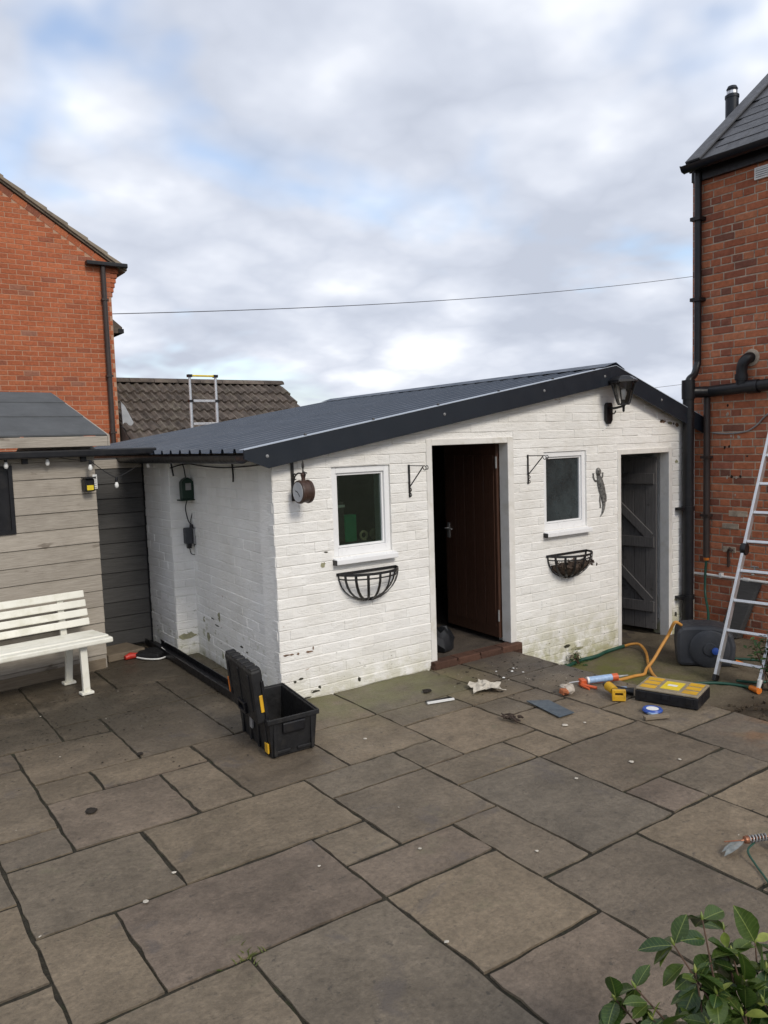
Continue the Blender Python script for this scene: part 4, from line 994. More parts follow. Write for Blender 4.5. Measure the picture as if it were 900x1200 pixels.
part('flue_bracket', MB().box(8.34, 8.38, HYE+0.001, HYE+0.06, 4.40, 4.44), 'metal_trim', fo_)
# downpipe with swan neck, into the vertical stack; stack pipe runs down in front of the white wall
SX, SY = 7.225, 4.782
p1 = MB(); p1.tube(smooth_path([(HX-0.062, 4.80, 4.42), (HX-0.062, 4.80, 3.6), (HX-0.062, 4.80, 2.60), (HX-0.064, 4.80, 2.53), (HX-0.10, 4.795, 2.46), (SX+0.10, 4.785, 2.405), (SX+0.02, SY, 2.36), (SX, SY, 2.30), (SX, SY, 2.10)], 6), 0.036, 12)
d_ = part('downpipe', p1, 'black', rh, 40)
for z in (3.95, 3.15): part('pipe_clip', MB().box(HX-0.12, HX-0.01, 4.745, 4.855, z, z+0.035), 'black', d_)
p2 = MB(); p2.tube([(SX, SY, 2.34), (SX, SY, -0.24)], 0.056, 16); d2_ = part('soil_stack', p2, 'black', rh, 40)
for z in (1.97, 1.02, 0.10):
    part('pipe_clip', MB().lathe([(0.066, 0), (0.066, 0.045)], (SX, SY, z), (0, 0, 1), 16), 'black', d2_, 40); part('pipe_bracket', MB().box(SX-0.12, SX-0.05, SY-0.012, SY+0.07, z+0.008, z+0.036), 'black', d2_)
part('pipe_socket', MB().lathe([(0.066, 0), (0.068, 0.10), (0.066, 0.19)], (SX, SY, 2.16), (0, 0, 1), 16), 'black', d2_, 40)
p3 = MB(); p3.tube([(SX, SY, 2.225), (HX-0.075, SY-0.12, 2.228), (HX-0.085, 4.35, 2.240), (HX-0.085, 3.4, 2.28), (HX-0.085, 1.9, 2.31)], 0.057, 16); d3_ = part('soil_pipe', p3, 'black', rh, 40)
part('pipe_socket', MB().lathe([(0.067, 0), (0.067, 0.11)], (HX-0.085, 4.24, 2.244), (0, -1, 0.03), 16), 'black', d3_, 40)
p4 = MB(); p4.tube(smooth_path([(HX+0.02, 4.255, 2.53), (HX-0.05, 4.262, 2.528), (HX-0.085, 4.285, 2.49), (HX-0.088, 4.305, 2.42), (HX-0.085, 4.31, 2.27)], 5), 0.052, 14); part('waste_bend', p4, 'black', d3_, 40)
part('pipe_socket', MB().lathe([(0.061, 0), (0.061, 0.06)], (HX-0.086, 4.31, 2.315), (0, 0, 1), 14), 'black', d3_, 40)
mc = MB(); mc.lathe([(0.085, -0.002), (0.080, 0.010), (0.05, 0.012)], (HX-0.006, 4.255, 2.53), (-1, 0, 0), 16); part('mortar_collar', mc, 'mortar_old', rh)
p5 = MB(); p5.tube([(HX-0.05, 4.70, 2.18), (HX-0.05, 4.70, 0.52)], 0.034, 12); d5 = part('waste_pipe', p5, 'brown_pvc', rh, 40)
for z in (1.55, 0.95): part('pipe_clip', MB().box(HX-0.10, HX-0.008, 4.655, 4.745, z, z+0.025), 'brown_pvc', d5)
p6 = MB(); p6.tube([(HX-0.035, 4.85, 0.338), (HX-0.035, 2.5, 0.330)], 0.014, 10); d6 = part('white_pipe', p6, 'whitep', rh, 40)
part('pipe_clip', MB().box(HX-0.05, HX-0.008, 4.53, 4.56, 0.325, 0.372), 'whitep', d6); part('pipe_joint', MB().tube([(HX-0.035, 4.30, 0.337), (HX-0.035, 4.24, 0.337)], 0.020, 10), 'whitep', d6, 40)
vt = MB(); vt.box(HX-0.03, HX-0.008, 3.98, 4.232, 4.195, 4.31); v2 = part('air_vent', vt, 'whitep', rh, bevel=0.004)
part('louvre', MB().box(HX-0.034, HX-0.031, 4.0, 4.212, 4.213, 4.292), 'galv', v2)
for k in range(4): part('louvre', MB().box(HX-0.038, HX-0.0345, 4.0, 4.212, 4.217+0.02*k, 4.227+0.02*k), 'whitep', v2)
cbm = MB(); cbm.tube(smooth_path([(HX-0.014, 4.66, 1.81), (HX-0.016, 4.55, 1.80), (HX-0.016, 4.42, 1.80), (HX-0.016, 4.28, 1.82), (HX-0.016, 4.18, 1.88), (HX-0.016, 4.10, 1.96), (HX-0.016, 3.9, 2.1)], 4), 0.008, 7); part('wall_cable', cbm, 'galv', rh, 40)
tp = MB(); tp.tube([(HX-0.005, 4.18, 0.43), (HX-0.07, 4.18, 0.43), (HX-0.085, 4.18, 0.40)], 0.014, 8); tp.tube([(HX-0.045, 4.18, 0.43), (HX-0.045, 4.18, 0.475)], 0.009, 8); tp.tube([(HX-0.045, 4.14, 0.478), (HX-0.045, 4.22, 0.478)], 0.008, 8); part('tap', tp, 'galv', rh, 40)
ho = MB(); ho.tube([(HX-0.010, 4.48, 0.44), (HX-0.014, 4.48, 0.60), (HX-0.02, 4.46, 0.635), (HX-0.02, 4.43, 0.61)], 0.014, 7); part('wall_hook', ho, 'rust_brown', rh, 40)
# patches of cement and old fixings on the brickwork
for (y, z, wy, wz) in ((4.38, 0.99, 0.10, 0.03), (4.46, 0.86, 0.09, 0.028), (4.47, 0.62, 0.07, 0.03)):
    part('cement_patch', MB().box(HX-0.012, HX-0.002, y-wy, y+wy, z-wz, z+wz), 'mortar_old', rh, bevel=0.006)
for (y, z, s_) in ((4.50, 1.99, 0.02), (4.49, 1.93, 0.016), (4.50, 2.08, 0.015), (4.38, 1.76, 0.022), (4.46, 1.77, 0.013), (4.53, 1.66, 0.018), (4.48, 1.67, 0.015), (4.29, 1.57, 0.016), (4.40, 1.36, 0.018), (4.45, 1.36, 0.02), (4.50, 1.355, 0.018), (4.36, 1.37, 0.016), (4.41, 1.18, 0.012)):
    bl = MB(); nq = 7; bl.v = [(HX-0.0115, y+0.75*s_*rnd.uniform(0.5, 1.2)*math.cos(2*math.pi*k/nq), z+s_*rnd.uniform(0.5, 1.3)*math.sin(2*math.pi*k/nq)) for k in range(nq)]
    bl.f = [tuple(range(nq))]; b2 = MB(); b2.prism(bl.v, (0.008, 0, 0)); part('filler_dab', b2, 'stone_bit' if rnd.random() > 0.25 else 'soil', rh)

# ================================================================== THINGS ON THE WALLS
def arc(c, e1, e2, r, a0, a1, n=10): 
    c, e1, e2 = Vector(c), Vector(e1), Vector(e2); return [c+e1*r*math.cos(a0+(a1-a0)*k/n)+e2*r*math.sin(a0+(a1-a0)*k/n) for k in range(n+1)]
YV, ZV, XV = Vector((0, -1, 0)), Vector((0, 0, 1)), Vector((1, 0, 0))
def basket_bracket(x, zt, label):
    t = thing('hanging_bracket', label, 'bracket', (x, FY, zt-0.24), 'scrolled basket brackets on the white wall')
    part('back_plate', MB().box(x-0.008, x+0.008, FY-0.012, FY-0.005, zt-0.245, zt+0.008), 'iron', t)
    part('arm', MB().tube([(x, FY-0.009, zt), (x, FY-0.205, zt)], 0.0035, 6), 'iron', t, 40)
    a = arc((x, FY-0.205, zt-0.016), ZV, YV, 0.016, 0, math.pi*1.5, 10); b = arc((x, FY-0.232, zt-0.012), ZV, YV, 0.014, -0.6, math.pi*1.4, 10)
    part('scroll', MB().tube(a, 0.0035, 5), 'iron', t, 40); part('scroll', MB().tube(b, 0.0035, 5), 'iron', t, 40)
    part('brace', MB().tube([(x, FY-0.012, zt-0.165), (x, FY-0.185, zt-0.006)], 0.005, 6), 'iron', t, 40)
    for zz_ in (0.185, 0.225): part('scroll', MB().tube(arc((x, FY-0.020, zt-zz_), YV, ZV, 0.013, -2.2, 2.2, 10), 0.004, 5), 'iron', t, 40)
basket_bracket(3.685, 1.638, 'black scrolled bracket between the left window and the brown door')
basket_bracket(4.980, 1.668, 'black scrolled bracket between the brown door and the frosted window')
def hay_basket(x0, x1, zt, dep, h, label, planted):
    cx, rx = (x0+x1)/2, (x1-x0)/2
    t = thing('wall_basket', label, 'planter', (cx, FY, zt-h), 'half-round iron wall baskets')
    part('back_bar', MB().box(x0-0.012, x1+0.012, FY-0.014, FY-0.006, zt-0.010, zt+0.010), 'iron', t)
    rim = [(cx-rx*math.cos(a), FY-0.012-dep*math.sin(a), zt) for a in [math.pi*k/16 for k in range(17)]]
    r_ = MB()
    for a, b in zip(rim[:-1], rim[1:]): r_.bar(a, b, 0.005, 0.020)
    part('rim', r_, 'iron', t)
    zr = zt-0.035; k2 = 0.97
    r_ = MB(); rim2 = [(cx-rx*k2*math.cos(a), FY-0.012-dep*k2*math.sin(a), zr) for a in [math.pi*k/16 for k in range(17)]]
    for a, b in zip(rim2[:-1], rim2[1:]): r_.bar(a, b, 0.004, 0.010)
    part('rim', r_, 'iron', t)
    for k in range(9):
        a = math.pi*k/8; X, Y = cx-rx*math.cos(a), -dep*math.sin(a)
        pts = []
        for q in range(8):
            s = q/7*math.pi/2; f = math.cos(s)*0.95+0.05
            pts.append((cx+(X-cx)*f, FY-0.012+Y*f, zt-h*math.sin(s)))
        m_ = MB()
        for p, q in zip(pts[:-1], pts[1:]): m_.bar(p, q, 0.020, 0.0035, Vector((math.cos(a)*-1, -math.sin(a), 0.15)))
        part('strap', m_, 'iron', t)
    if planted:
        so_ = MB(); r0 = random.Random(3)
        for q in range(7):
            s = q/6; rr_ = 0.93*math.sqrt(max(0.0, 1-(1-s*0.62)**2))+0.02
            for k in range(13):
                a = math.pi*k/12; so_.v.append((cx-rx*rr_*math.cos(a)*r0.uniform(0.94, 1.0), FY-0.014-dep*rr_*math.sin(a)*r0.uniform(0.92, 1.0), zt-h*0.97+h*0.62*s*r0.uniform(0.9, 1.05)))
        for q in range(6):
            for k in range(12): i = q*13+k; so_.f.append((i, i+1, i+14, i+13))
        so_.f.append(tuple(6*13+k for k in range(13)))
        part('soil', so_, 'dead', t)
        tw = MB()
        for k in range(70):
            p = Vector((cx+r0.uniform(-0.8, 0.8)*rx, FY-0.02-r0.uniform(0.1, 0.8)*dep, zt-h*0.42)); d = Vector((r0.uniform(-1, 1), r0.uniform(-0.8, 0.4), r0.uniform(-0.1, 0.8))).normalized()
            tw.tube([p, p+d*0.03, p+d*0.055+Vector((0, 0, r0.uniform(-.03, .01)))], [0.004, 0.003, 0.001], 4)
        for k in range(60):
            p = Vector((cx+r0.uniform(-0.8, 0.9)*rx, FY-0.02-r0.uniform(0.1, 0.8)*dep, zt-h*r0.uniform(0.25, 0.5))); s = 0.022
            d1 = Vector((r0.uniform(-1, 1), r0.uniform(-1, 1), r0.uniform(-1, 1)))*s; d2_ = Vector((r0.uniform(-1, 1), r0.uniform(-1, 1), r0.uniform(-1, 1)))*s
            tw.add([p-d1, p+d2_, p+d1, p-d2_], [(0, 1, 2, 3)])
        part('dead_foliage', tw, 'dead', t, kind='stuff')
hay_basket(3.005, 3.522, 0.872, 0.17, 0.215, 'empty half-round iron basket under the left window', False)
hay_basket(5.205, 5.72, 0.762, 0.20, 0.215, 'half-round iron basket holding dead plants under the frosted window', True)

# clock on a scroll bracket
ck = thing('wall_clock', 'round brown double sided clock hanging from a bracket near the building corner', 'clock', (2.66, FY, 1.44))
part('bracket_bar', MB().box(2.652, 2.672, FY-0.016, FY-0.005, 1.435, 1.705), 'iron', ck)
CC = Vector((2.672, 4.715, 1.505))
bd_ = MB(); bd_.lathe([(0.052, -0.045), (0.078, -0.044), (0.081, -0.036), (0.081, -0.026), (0.075, -0.020), (0.075, 0.020), (0.081, 0.026), (0.081, 0.036), (0.078, 0.044), (0.052, 0.045)], CC, (1, 0, 0), 28); cb_ = part('case', bd_, 'rust_brown', ck, 35)
for s_ in (-1, 1):
    fc = MB(); fc.lathe([(0.068, 0.0), (0.068, 0.003)], CC+Vector((s_*0.0455, 0, 0)), (s_, 0, 0), 28); fo2 = part('face', fc, 'clock_face', cb_)
    hn = MB(); hn.bar(CC+Vector((s_*0.050, 0, 0)), CC+Vector((s_*0.050, 0.028, 0.008)), 0.002, 0.006); hn.bar(CC+Vector((s_*0.050, 0, 0)), CC+Vector((s_*0.050, -0.030, -0.030)), 0.002, 0.004); part('hand', hn, 'iron', fo2)
part('neck', MB().lathe([(0.016, 0), (0.013, 0.02), (0.02, 0.045), (0.008, 0.06)], CC+Vector((0, 0, 0.072)), (0, 0, 1), 12), 'rust_brown', ck, 40)
part('arm', MB().tube(smooth_path([(2.665, FY-0.012, 1.555), (2.667, FY-0.03, 1.60), (2.67, FY-0.07, 1.628), (2.671, FY-0.11, 1.63), (2.672, FY-0.145, 1.628)], 4), 0.006, 6), 'iron', ck, 40)
part('scroll', MB().tube(arc((2.668, FY-0.035, 1.605), YV, ZV, 0.020, 0.5, 5.2, 12), 0.005, 5), 'iron', ck, 40)
part('finial', MB().lathe([(0.008, 0), (0.004, 0.03), (0.009, 0.045), (0.009, 0.06), (0.001, 0.10)], CC+Vector((0, 0, 0.125)), (0, 0, 1), 8), 'iron', ck, 40)
part('scroll', MB().tube(arc((2.672, FY-0.16, 1.625), YV, ZV, 0.016, -1.5, 1.8, 8), 0.004, 5), 'iron', ck, 40)
part('scroll', MB().tube(arc((2.672, FY-0.185, 1.628), YV, ZV, 0.010, 0, 4, 8), 0.003, 5), 'iron', ck, 40)

# coach lantern
ln = thing('wall_lantern', 'black coach lantern on the white gable above the grey door', 'lantern', (6.045, FY, 1.93))
LX, LYc = 6.050, 4.672
bp = MB(); pts = [(-0.030, 2.125), (0.030, 2.125), (0.046, 2.10), (0.046, 1.965), (0.020, 1.925), (-0.020, 1.925), (-0.046, 1.965), (-0.046, 2.10)]
bp.prism([(6.045+a, FY-0.006, b) for a, b in pts], (0, -0.030, 0)); part('back_plate', bp, 'black', ln, bevel=0.006)
part('arm', MB().tube(smooth_path([(6.045, FY-0.03, 2.075), (6.047, FY-0.09, 2.070), (LX, LYc, 2.085)], 4), 0.011, 8), 'black', ln, 40)
part('scroll', MB().tube(arc((6.046, FY-0.075, 2.045), YV, ZV, 0.026, 2.8, 6.4, 10), 0.006, 6), 'black', ln, 40)
part('finial', MB().lathe([(0.004, 0), (0.011, 0.008), (0.012, 0.05), (0.020, 0.062), (0.030, 0.078)], (LX, LYc, 2.030), (0, 0, 1), 10), 'black', ln, 40)
def hexp(r, z): return [Vector((LX+r*math.cos(math.pi/3*k+0.35), LYc+r*math.sin(math.pi/3*k+0.35), z)) for k in range(6)]
lo, hi = hexp(0.056, 2.108), hexp(0.116, 2.308)
part('lamp_base', MB().prism(hexp(0.056, 2.094), (0, 0, 0.014)), 'black', ln)
for a, b in zip(lo, hi): part('bar', MB().bar(a, b, 0.009, 0.009), 'black', ln)
for k in range(6):
    a, b, c, d = lo[k], lo[(k+1) % 6], hi[(k+1) % 6], hi[k]; m_ = MB(); m_.add([a, b, c, d], [(0, 1, 2, 3)]); part('pane', m_, 'glass_lamp', ln)
hat = MB(); r0, r1, r2 = hexp(0.138, 2.304), hexp(0.134, 2.320), hexp(0.075, 2.356)
hat.v = [tuple(q) for q in r0+r1+r2]+[(LX, LYc, 2.366)]
for k in range(6): j = (k+1) % 6; hat.f += [(k, j, 6+j, 6+k), (6+k, 6+j, 12+j, 12+k), (12+k, 12+j, 18)]
hat.f.append((5, 4, 3, 2, 1, 0)); part('cap', hat, 'black', ln)
part('bulb', MB().lathe([(0.014, 0), (0.014, 0.03), (0.026, 0.06), (0.029, 0.085), (0.018, 0.11), (0.0, 0.118)], (LX, LYc, 2.125), (0, 0, 1), 12), 'whitep', ln, 40)
part('lamp_holder', MB().lathe([(0.018, 0), (0.018, 0.035)], (LX, LYc, 2.108), (0, 0, 1), 10), 'black', ln, 40)
solo('cable', MB().tube([(6.04, FY-0.006, 1.926), (6.035, FY-0.008, 1.90), (5.99, FY-0.008, 1.872), (5.975, FY-0.008, 1.87)], 0.0045, 5), 'whitep', 'short white cable end under the black coach lantern', 'cable', (6.04, FY, 1.9), smooth=40)

# gecko ornament
gk = MB()
def gpt(u, v, d=0.012): return Vector((5.90+u, FY-d, 1.05+v))          # u right, v up
body = smooth_path([gpt(0.000, 0.470), gpt(0.004, 0.435), gpt(0.008, 0.400), gpt(0.020, 0.360), gpt(0.035, 0.310), gpt(0.055, 0.255), gpt(0.068, 0.205), gpt(0.078, 0.150), gpt(0.078, 0.100), gpt(0.062, 0.050), gpt(0.030, 0.010)], 3)
rad = np.interp(np.linspace(0, 1, len(body)), [0, 0.05, 0.12, 0.2, 0.3, 0.42, 0.55, 0.64, 0.72, 0.82, 0.92, 1], [0.010, 0.024, 0.027, 0.016, 0.027, 0.033, 0.029, 0.022, 0.017, 0.014, 0.009, 0.002])
gk.tube(body, [float(q)*1.22 for q in rad], 10)
for pts in ([(0.010, 0.355), (-0.035, 0.350), (-0.060, 0.385), (-0.062, 0.405)], [(0.035, 0.360), (0.062, 0.378), (0.070, 0.405)], [(0.040, 0.230), (0.028, 0.185), (0.030, 0.135), (0.034, 0.110)], [(0.075, 0.235), (0.105, 0.225), (0.115, 0.185), (0.112, 0.165)]):
    gk.tube(smooth_path([gpt(a, b, 0.009) for a, b in pts], 3), [0.009]*(3*(len(pts)-1))+[0.010], 6)
    e_ = gpt(*pts[-1], 0.008)
    for da in (-0.7, 0, 0.7):
        dr = Vector((math.sin(da), 0, (1 if pts[-1][1] > 0.3 else -1)*math.cos(da)))*0.022; gk.tube([e_, e_+dr], [0.005, 0.003], 5)
for q in range(len(gk.v)):
    v_ = gk.v[q]; gk.v[q] = (v_[0], FY-0.004-max(0.0, (FY-0.004-v_[1]))*0.8, v_[2])
solo('lizard_ornament', gk, 'gecko', 'mottled black lizard ornament with curled tail climbing the white wall', 'ornament', (5.95, FY, 1.05), smooth=50)

# lantern-shaped green box and twin sockets on the white pier
py_ = 6.655
fd = thing('green_box', 'small dark green lantern shaped box hanging on the white pier', 'wall box', (2.565, py_, 1.375))
part('body', MB().prism([(2.515, py_-0.03, 1.385), (2.618, py_-0.03, 1.385), (2.618, py_-0.03, 1.535), (2.598, py_-0.03, 1.560), (2.567, py_-0.03, 1.575), (2.535, py_-0.03, 1.560), (2.515, py_-0.03, 1.535)], (0, -0.075, 0)), 'green', fd, bevel=0.005)
part('tray', MB().box(2.492, 2.648, py_-0.125, py_-0.02, 1.374, 1.384), 'green', fd); part('panel', MB().box(2.543, 2.593, py_-0.1085, py_-0.1055, 1.465, 1.525), 'galv', fd)
part('hanger', MB().tube([(2.566, py_-0.06, 1.575), (2.563, py_-0.04, 1.66), (2.562, py_-0.008, 1.70)], 0.005, 6), 'iron', fd, 40)
js = thing('outdoor_socket', 'pair of grey weatherproof socket boxes on the white pier', 'socket', (2.60, py_, 0.97))
part('box', MB().box(2.537, 2.600, py_-0.075, py_-0.004, 0.99, 1.13), 'grey_case', js, bevel=0.008); part('box', MB().box(2.604, 2.662, py_-0.085, py_-0.004, 0.985, 1.128), 'galv', js, bevel=0.008); part('grommet', MB().lathe([(0.018, 0), (0.014, 0.03)], (2.602, py_-0.04, 1.13), (0, 0, 1), 8), 'black', js)
part('plug', MB().box(2.555, 2.590, py_-0.065, py_-0.02, 0.95, 0.99), 'black', js, bevel=0.005); part('plug', MB().box(2.622, 2.650, py_-0.065, py_-0.02, 0.955, 0.985), 'black', js, bevel=0.005)
solo('cable', MB().tube(smooth_path([(2.572, py_-0.05, 1.374), (2.566, py_-0.02, 1.30), (2.585, py_-0.015, 1.20), (2.602, py_-0.03, 1.155)], 5), 0.0045, 6), 'black', 'black cable from the green box down to the socket boxes', 'cable', (2.57, py_, 1.16), smooth=40)
solo('cable', MB().tube(smooth_path([(2.634, py_-0.05, 1.374), (2.636, py_-0.02, 1.29), (2.612, py_-0.015, 1.20), (2.604, py_-0.035, 1.158)], 5), 0.0035, 6), 'black', 'thinner black cable curving right of the one from the green box to the sockets', 'cable', (2.63, py_, 1.16), smooth=40)
solo('cable', MB().tube(smooth_path([(2.575, py_-0.045, 0.95), (2.59, py_-0.04, 0.90), (2.63, py_-0.03, 0.885), (2.672, py_-0.03, 0.865), (2.655, py_-0.04, 0.91), (2.638, py_-0.045, 0.956)], 5), 0.004, 6), 'black', 'looped black cable hanging below the socket boxes', 'cable', (2.63, py_, 0.87), smooth=40)
solo('thermometer', MB().box(2.652, 2.672, py_-0.022, py_-0.005, 1.40, 1.60), 'galv', 'thin grey upright strip beside the dark green box on the pier', 'strip', (2.66, py_, 1.40), bevel=0.004)
cbp = [(2.45, py_-0.012, 1.66)] + [(2.55, py_-0.012, 1.685), (2.625, py_-0.012, 1.69)]
sidep = lambda t, z, o=0.012: Vector((SB[0], SB[1], 0))+ex_s*(t*SL)+n_s*o+Vector((0, 0, z))
cbp += [sidep(0.03, 1.69), sidep(0.25, 1.672), sidep(0.5, 1.665), sidep(0.75, 1.68), sidep(0.97, 1.70)]
solo('cable', MB().tube(smooth_path(cbp, 4), 0.005, 6), 'black', 'black cable clipped along the top of the white side wall under the eaves', 'cable', (2.5, 6.6, 1.66), smooth=40)
solo('cable', MB().tube(smooth_path([sidep(0.60, 1.70), sidep(0.61, 1.62, 0.014), sidep(0.605, 1.56, 0.013)], 3), 0.006, 6), 'black', 'short black cable tail hanging on the white side wall', 'cable', tuple(sidep(0.6, 1.56)), smooth=40)
solo('cable', MB().tube([(2.462, py_-0.010, 1.70), (2.476, py_-0.012, 1.59)], 0.007, 6), 'black', 'short black strip at the top corner of the white pier', 'cable', (2.47, py_, 1.59), smooth=40)

# string lights along the shed eaves
sl_ = thing('string_lights', 'string of small globe bulbs looped along the shed eaves to the outbuilding', 'string lights', (1.5, 6.6, 1.5))
bulbs = [Vector(SP(-0.71, -0.05, 1.745)), Vector(SP(-0.40, -0.05, 1.755)), Vector((1.775, 6.62, 1.70)), Vector((1.99, 6.66, 1.545)), Vector((2.30, 6.76, 1.70))]
ends = [Vector(SP(-1.5, -0.05, 1.76))] + bulbs + [Vector((2.42, 6.62, 1.73))]
cord = []
for a, b in zip(ends[:-1], ends[1:]): cord += catenary(a+ZV*0.055, b+ZV*0.055, 0.012, 6)[:-1]
cord.append(ends[-1]+ZV*0.055); part('cord', MB().tube(cord, 0.0032, 5), 'black', sl_, 40)
for b in bulbs:
    h_ = MB(); h_.lathe([(0.011, 0), (0.013, 0.012), (0.010, 0.035)], b+ZV*0.02, (0, 0, 1), 10); p_ = part('bulb_holder', h_, 'black', sl_, 40)
    g_ = MB(); g_.lathe([(0.001, -0.032), (0.011, -0.028), (0.017, -0.014), (0.016, 0.0), (0.011, 0.014), (0.009, 0.022)], b, (0, 0, 1), 12); part('bulb', g_, 'whitep', sl_, 60)
fl2 = thing('floodlight', 'small black solar floodlight with yellow sticker on the shed wall', 'floodlight', SP(-0.08, -0.01, 1.52))
part('housing', sbox(MB(), -0.125, -0.045, -0.085, -0.004, 1.50, 1.605), 'black', fl2, bevel=0.010); part('sticker', sbox(MB(), -0.112, -0.058, -0.0885, -0.0855, 1.512, 1.552), M['yellow_label'], fl2); part('hood', sbox(MB(), -0.128, -0.042, -0.11, -0.01, 1.607, 1.617), 'black', fl2)
tg = thing('wall_tag', 'white perforated strip tag beside the black floodlight on the shed corner', 'tag', SP(0.0, -0.005, 1.52))
part('plate', sbox(MB(), -0.030, 0.008, -0.010, -0.002, 1.515, 1.635), 'whitep', tg, bevel=0.003)
for k in range(6): part('slot', sbox(MB(), -0.022, 0.000, -0.0125, -0.0105, 1.525+0.018*k, 1.530+0.018*k), 'galv', tg)

# ================================================================== THINGS ON THE PATIO
# black tool crate with its lid open
A_, B_ = Vector((2.008, 4.046, 0.004)), Vector((2.279, 4.040, 0.004))
cx_ = (B_-A_).normalized(); cy_ = Vector((0.135, 0.99, 0)).normalized()
tb = thing('tool_crate', 'open black plastic tool crate with yellow latches on the patio by the building corner', 'toolbox', ((2.18), 4.33, 0))
def TP(u, v, z): q = A_+cx_*u+cy_*v; return Vector((q.x, q.y, z+0.004))
Wd, Dp, Ht, fl_t = 0.285, 0.565, 0.235, 0.018
def taper_wall(mb, u0, u1, v0, v1, th_):
    """open tub: outer and inner shells with rim and floor"""
    o0 = [TP(u0,v0,0),TP(u1,v0,0),TP(u1,v1,0),TP(u0,v1,0)]; t = fl_t
    o1 = [TP(u0-t,v0-t,Ht),TP(u1+t,v0-t,Ht),TP(u1+t,v1+t,Ht),TP(u0-t,v1+t,Ht)]
    i1 = [TP(u0-t+th_,v0-t+th_,Ht),TP(u1+t-th_,v0-t+th_,Ht),TP(u1+t-th_,v1+t-th_,Ht),TP(u0-t+th_,v1+t-th_,Ht)]
    i0 = [TP(u0+th_,v0+th_,0.012),TP(u1-th_,v0+th_,0.012),TP(u1-th_,v1-th_,0.012),TP(u0+th_,v1-th_,0.012)]
    mb.add(o0+o1+i1+i0, [(3,2,1,0)]+[(k,(k+1)%4,4+(k+1)%4,4+k) for k in range(4)]+[(4+k,4+(k+1)%4,8+(k+1)%4,8+k) for k in range(4)]+[(8+k,8+(k+1)%4,12+(k+1)%4,12+k) for k in range(4)]+[(12,13,14,15)])
    return mb
part('tub', taper_wall(MB(), 0, Wd, 0, Dp, 0.012), 'black_dusty', tb, bevel=0.006)
rm = MB()
for (u0, u1, v0, v1) in ((-0.028, Wd+0.028, -0.030, -0.019), (-0.028, Wd+0.028, Dp+0.019, Dp+0.030), (-0.030, -0.019, -0.019, Dp+0.019), (Wd+0.019, Wd+0.030, -0.019, Dp+0.019)):
    c = (TP(u0, v0, 0)+TP(u1, v1, 0))/2; rm.obox(Vector((c.x, c.y, Ht-0.006)), cx_*((u1-u0)/2), cy_*((v1-v0)/2), ZV*0.014)
part('rim', rm, 'black_dusty', tb, bevel=0.003)
fh = MB(); fh.obox(TP(Wd/2, -0.021, 0.175), cx_*0.075, cy_*0.014, ZV*0.032); part('handle', fh, 'black', tb, bevel=0.008)
for u in (0.02, Wd-0.02): part('rib', MB().obox(TP(u, -0.010, 0.11), cx_*0.010, cy_*0.010, ZV*0.10), 'black_dusty', tb, bevel=0.004)
for u in (0.075, Wd-0.075): part('rib', MB().obox(TP(u, -0.005, 0.030), cx_*0.045, cy_*0.008, ZV*0.010), 'black_dusty', tb, bevel=0.004)
for v in (0.06, 0.2, 0.35, 0.5): part('rib', MB().obox(TP(-0.010, v, 0.11), cx_*0.008, cy_*0.014, ZV*0.10), 'black_dusty', tb, bevel=0.004)
part('latch', MB().obox(TP(-0.014, 0.045, 0.055), cx_*0.006, cy_*0.028, ZV*0.030), 'yellow', tb, bevel=0.004)
part('latch', MB().obox(TP(-0.020, 0.30, 0.145), cx_*0.008, cy_*0.022, ZV*0.045), 'galv', tb, bevel=0.004)
tl_ = math.radians(6); lu = (ZV*math.cos(tl_)-cx_*math.sin(tl_)); ln_ = (cx_*math.cos(tl_)+ZV*math.sin(tl_))     # lid up direction and its inner normal
hb = TP(-0.014, Dp/2+0.005, 0.205)
ld = MB(); ld.obox(hb+lu*0.170-ln_*0.02, lu*0.165, cy_*0.265, ln_*0.036); ldo = part('lid', ld, 'black_dusty', tb, bevel=0.016)
for k in range(6): part('rib', MB().obox(hb+lu*0.334-ln_*0.02+cy_*(-0.225+0.090*k), lu*0.009, cy_*0.031, ln_*0.030), 'black_dusty', ldo, bevel=0.006)
for k in range(3): part('rib', MB().obox(hb+lu*0.19-ln_*0.057+cy_*(-0.2+0.2*k), lu*0.11, cy_*0.016, ln_*0.006), 'black_dusty', ldo, bevel=0.004)
hr = MB()
for (a, b, c, d) in ((-0.07, 0.07, 0.03, 0.045), (-0.07, 0.07, 0.085, 0.10), (-0.07, -0.055, 0.045, 0.085), (0.055, 0.07, 0.045, 0.085)): hr.obox(hb+cy_*((a+b)/2-0.02)+lu*((c+d)/2)-ln_*0.064, cy_*((b-a)/2), lu*((d-c)/2), ln_*0.012)
part('handle', hr, 'black', ldo, bevel=0.004)
part('latch', MB().obox(hb+lu*0.13-ln_*0.015-cy_*0.268, lu*0.052, cy_*0.004, ln_*0.011), 'yellow', ldo, bevel=0.003); part('latch', MB().obox(hb+lu*0.13-ln_*0.058+cy_*0.240, lu*0.050, cy_*0.012, ln_*0.004), 'orange', ldo, bevel=0.003)
part('latch', MB().obox(hb+lu*0.13+ln_*0.004-cy_*0.268, lu*0.135, cy_*0.010, ln_*0.009), 'black', ldo, bevel=0.003)

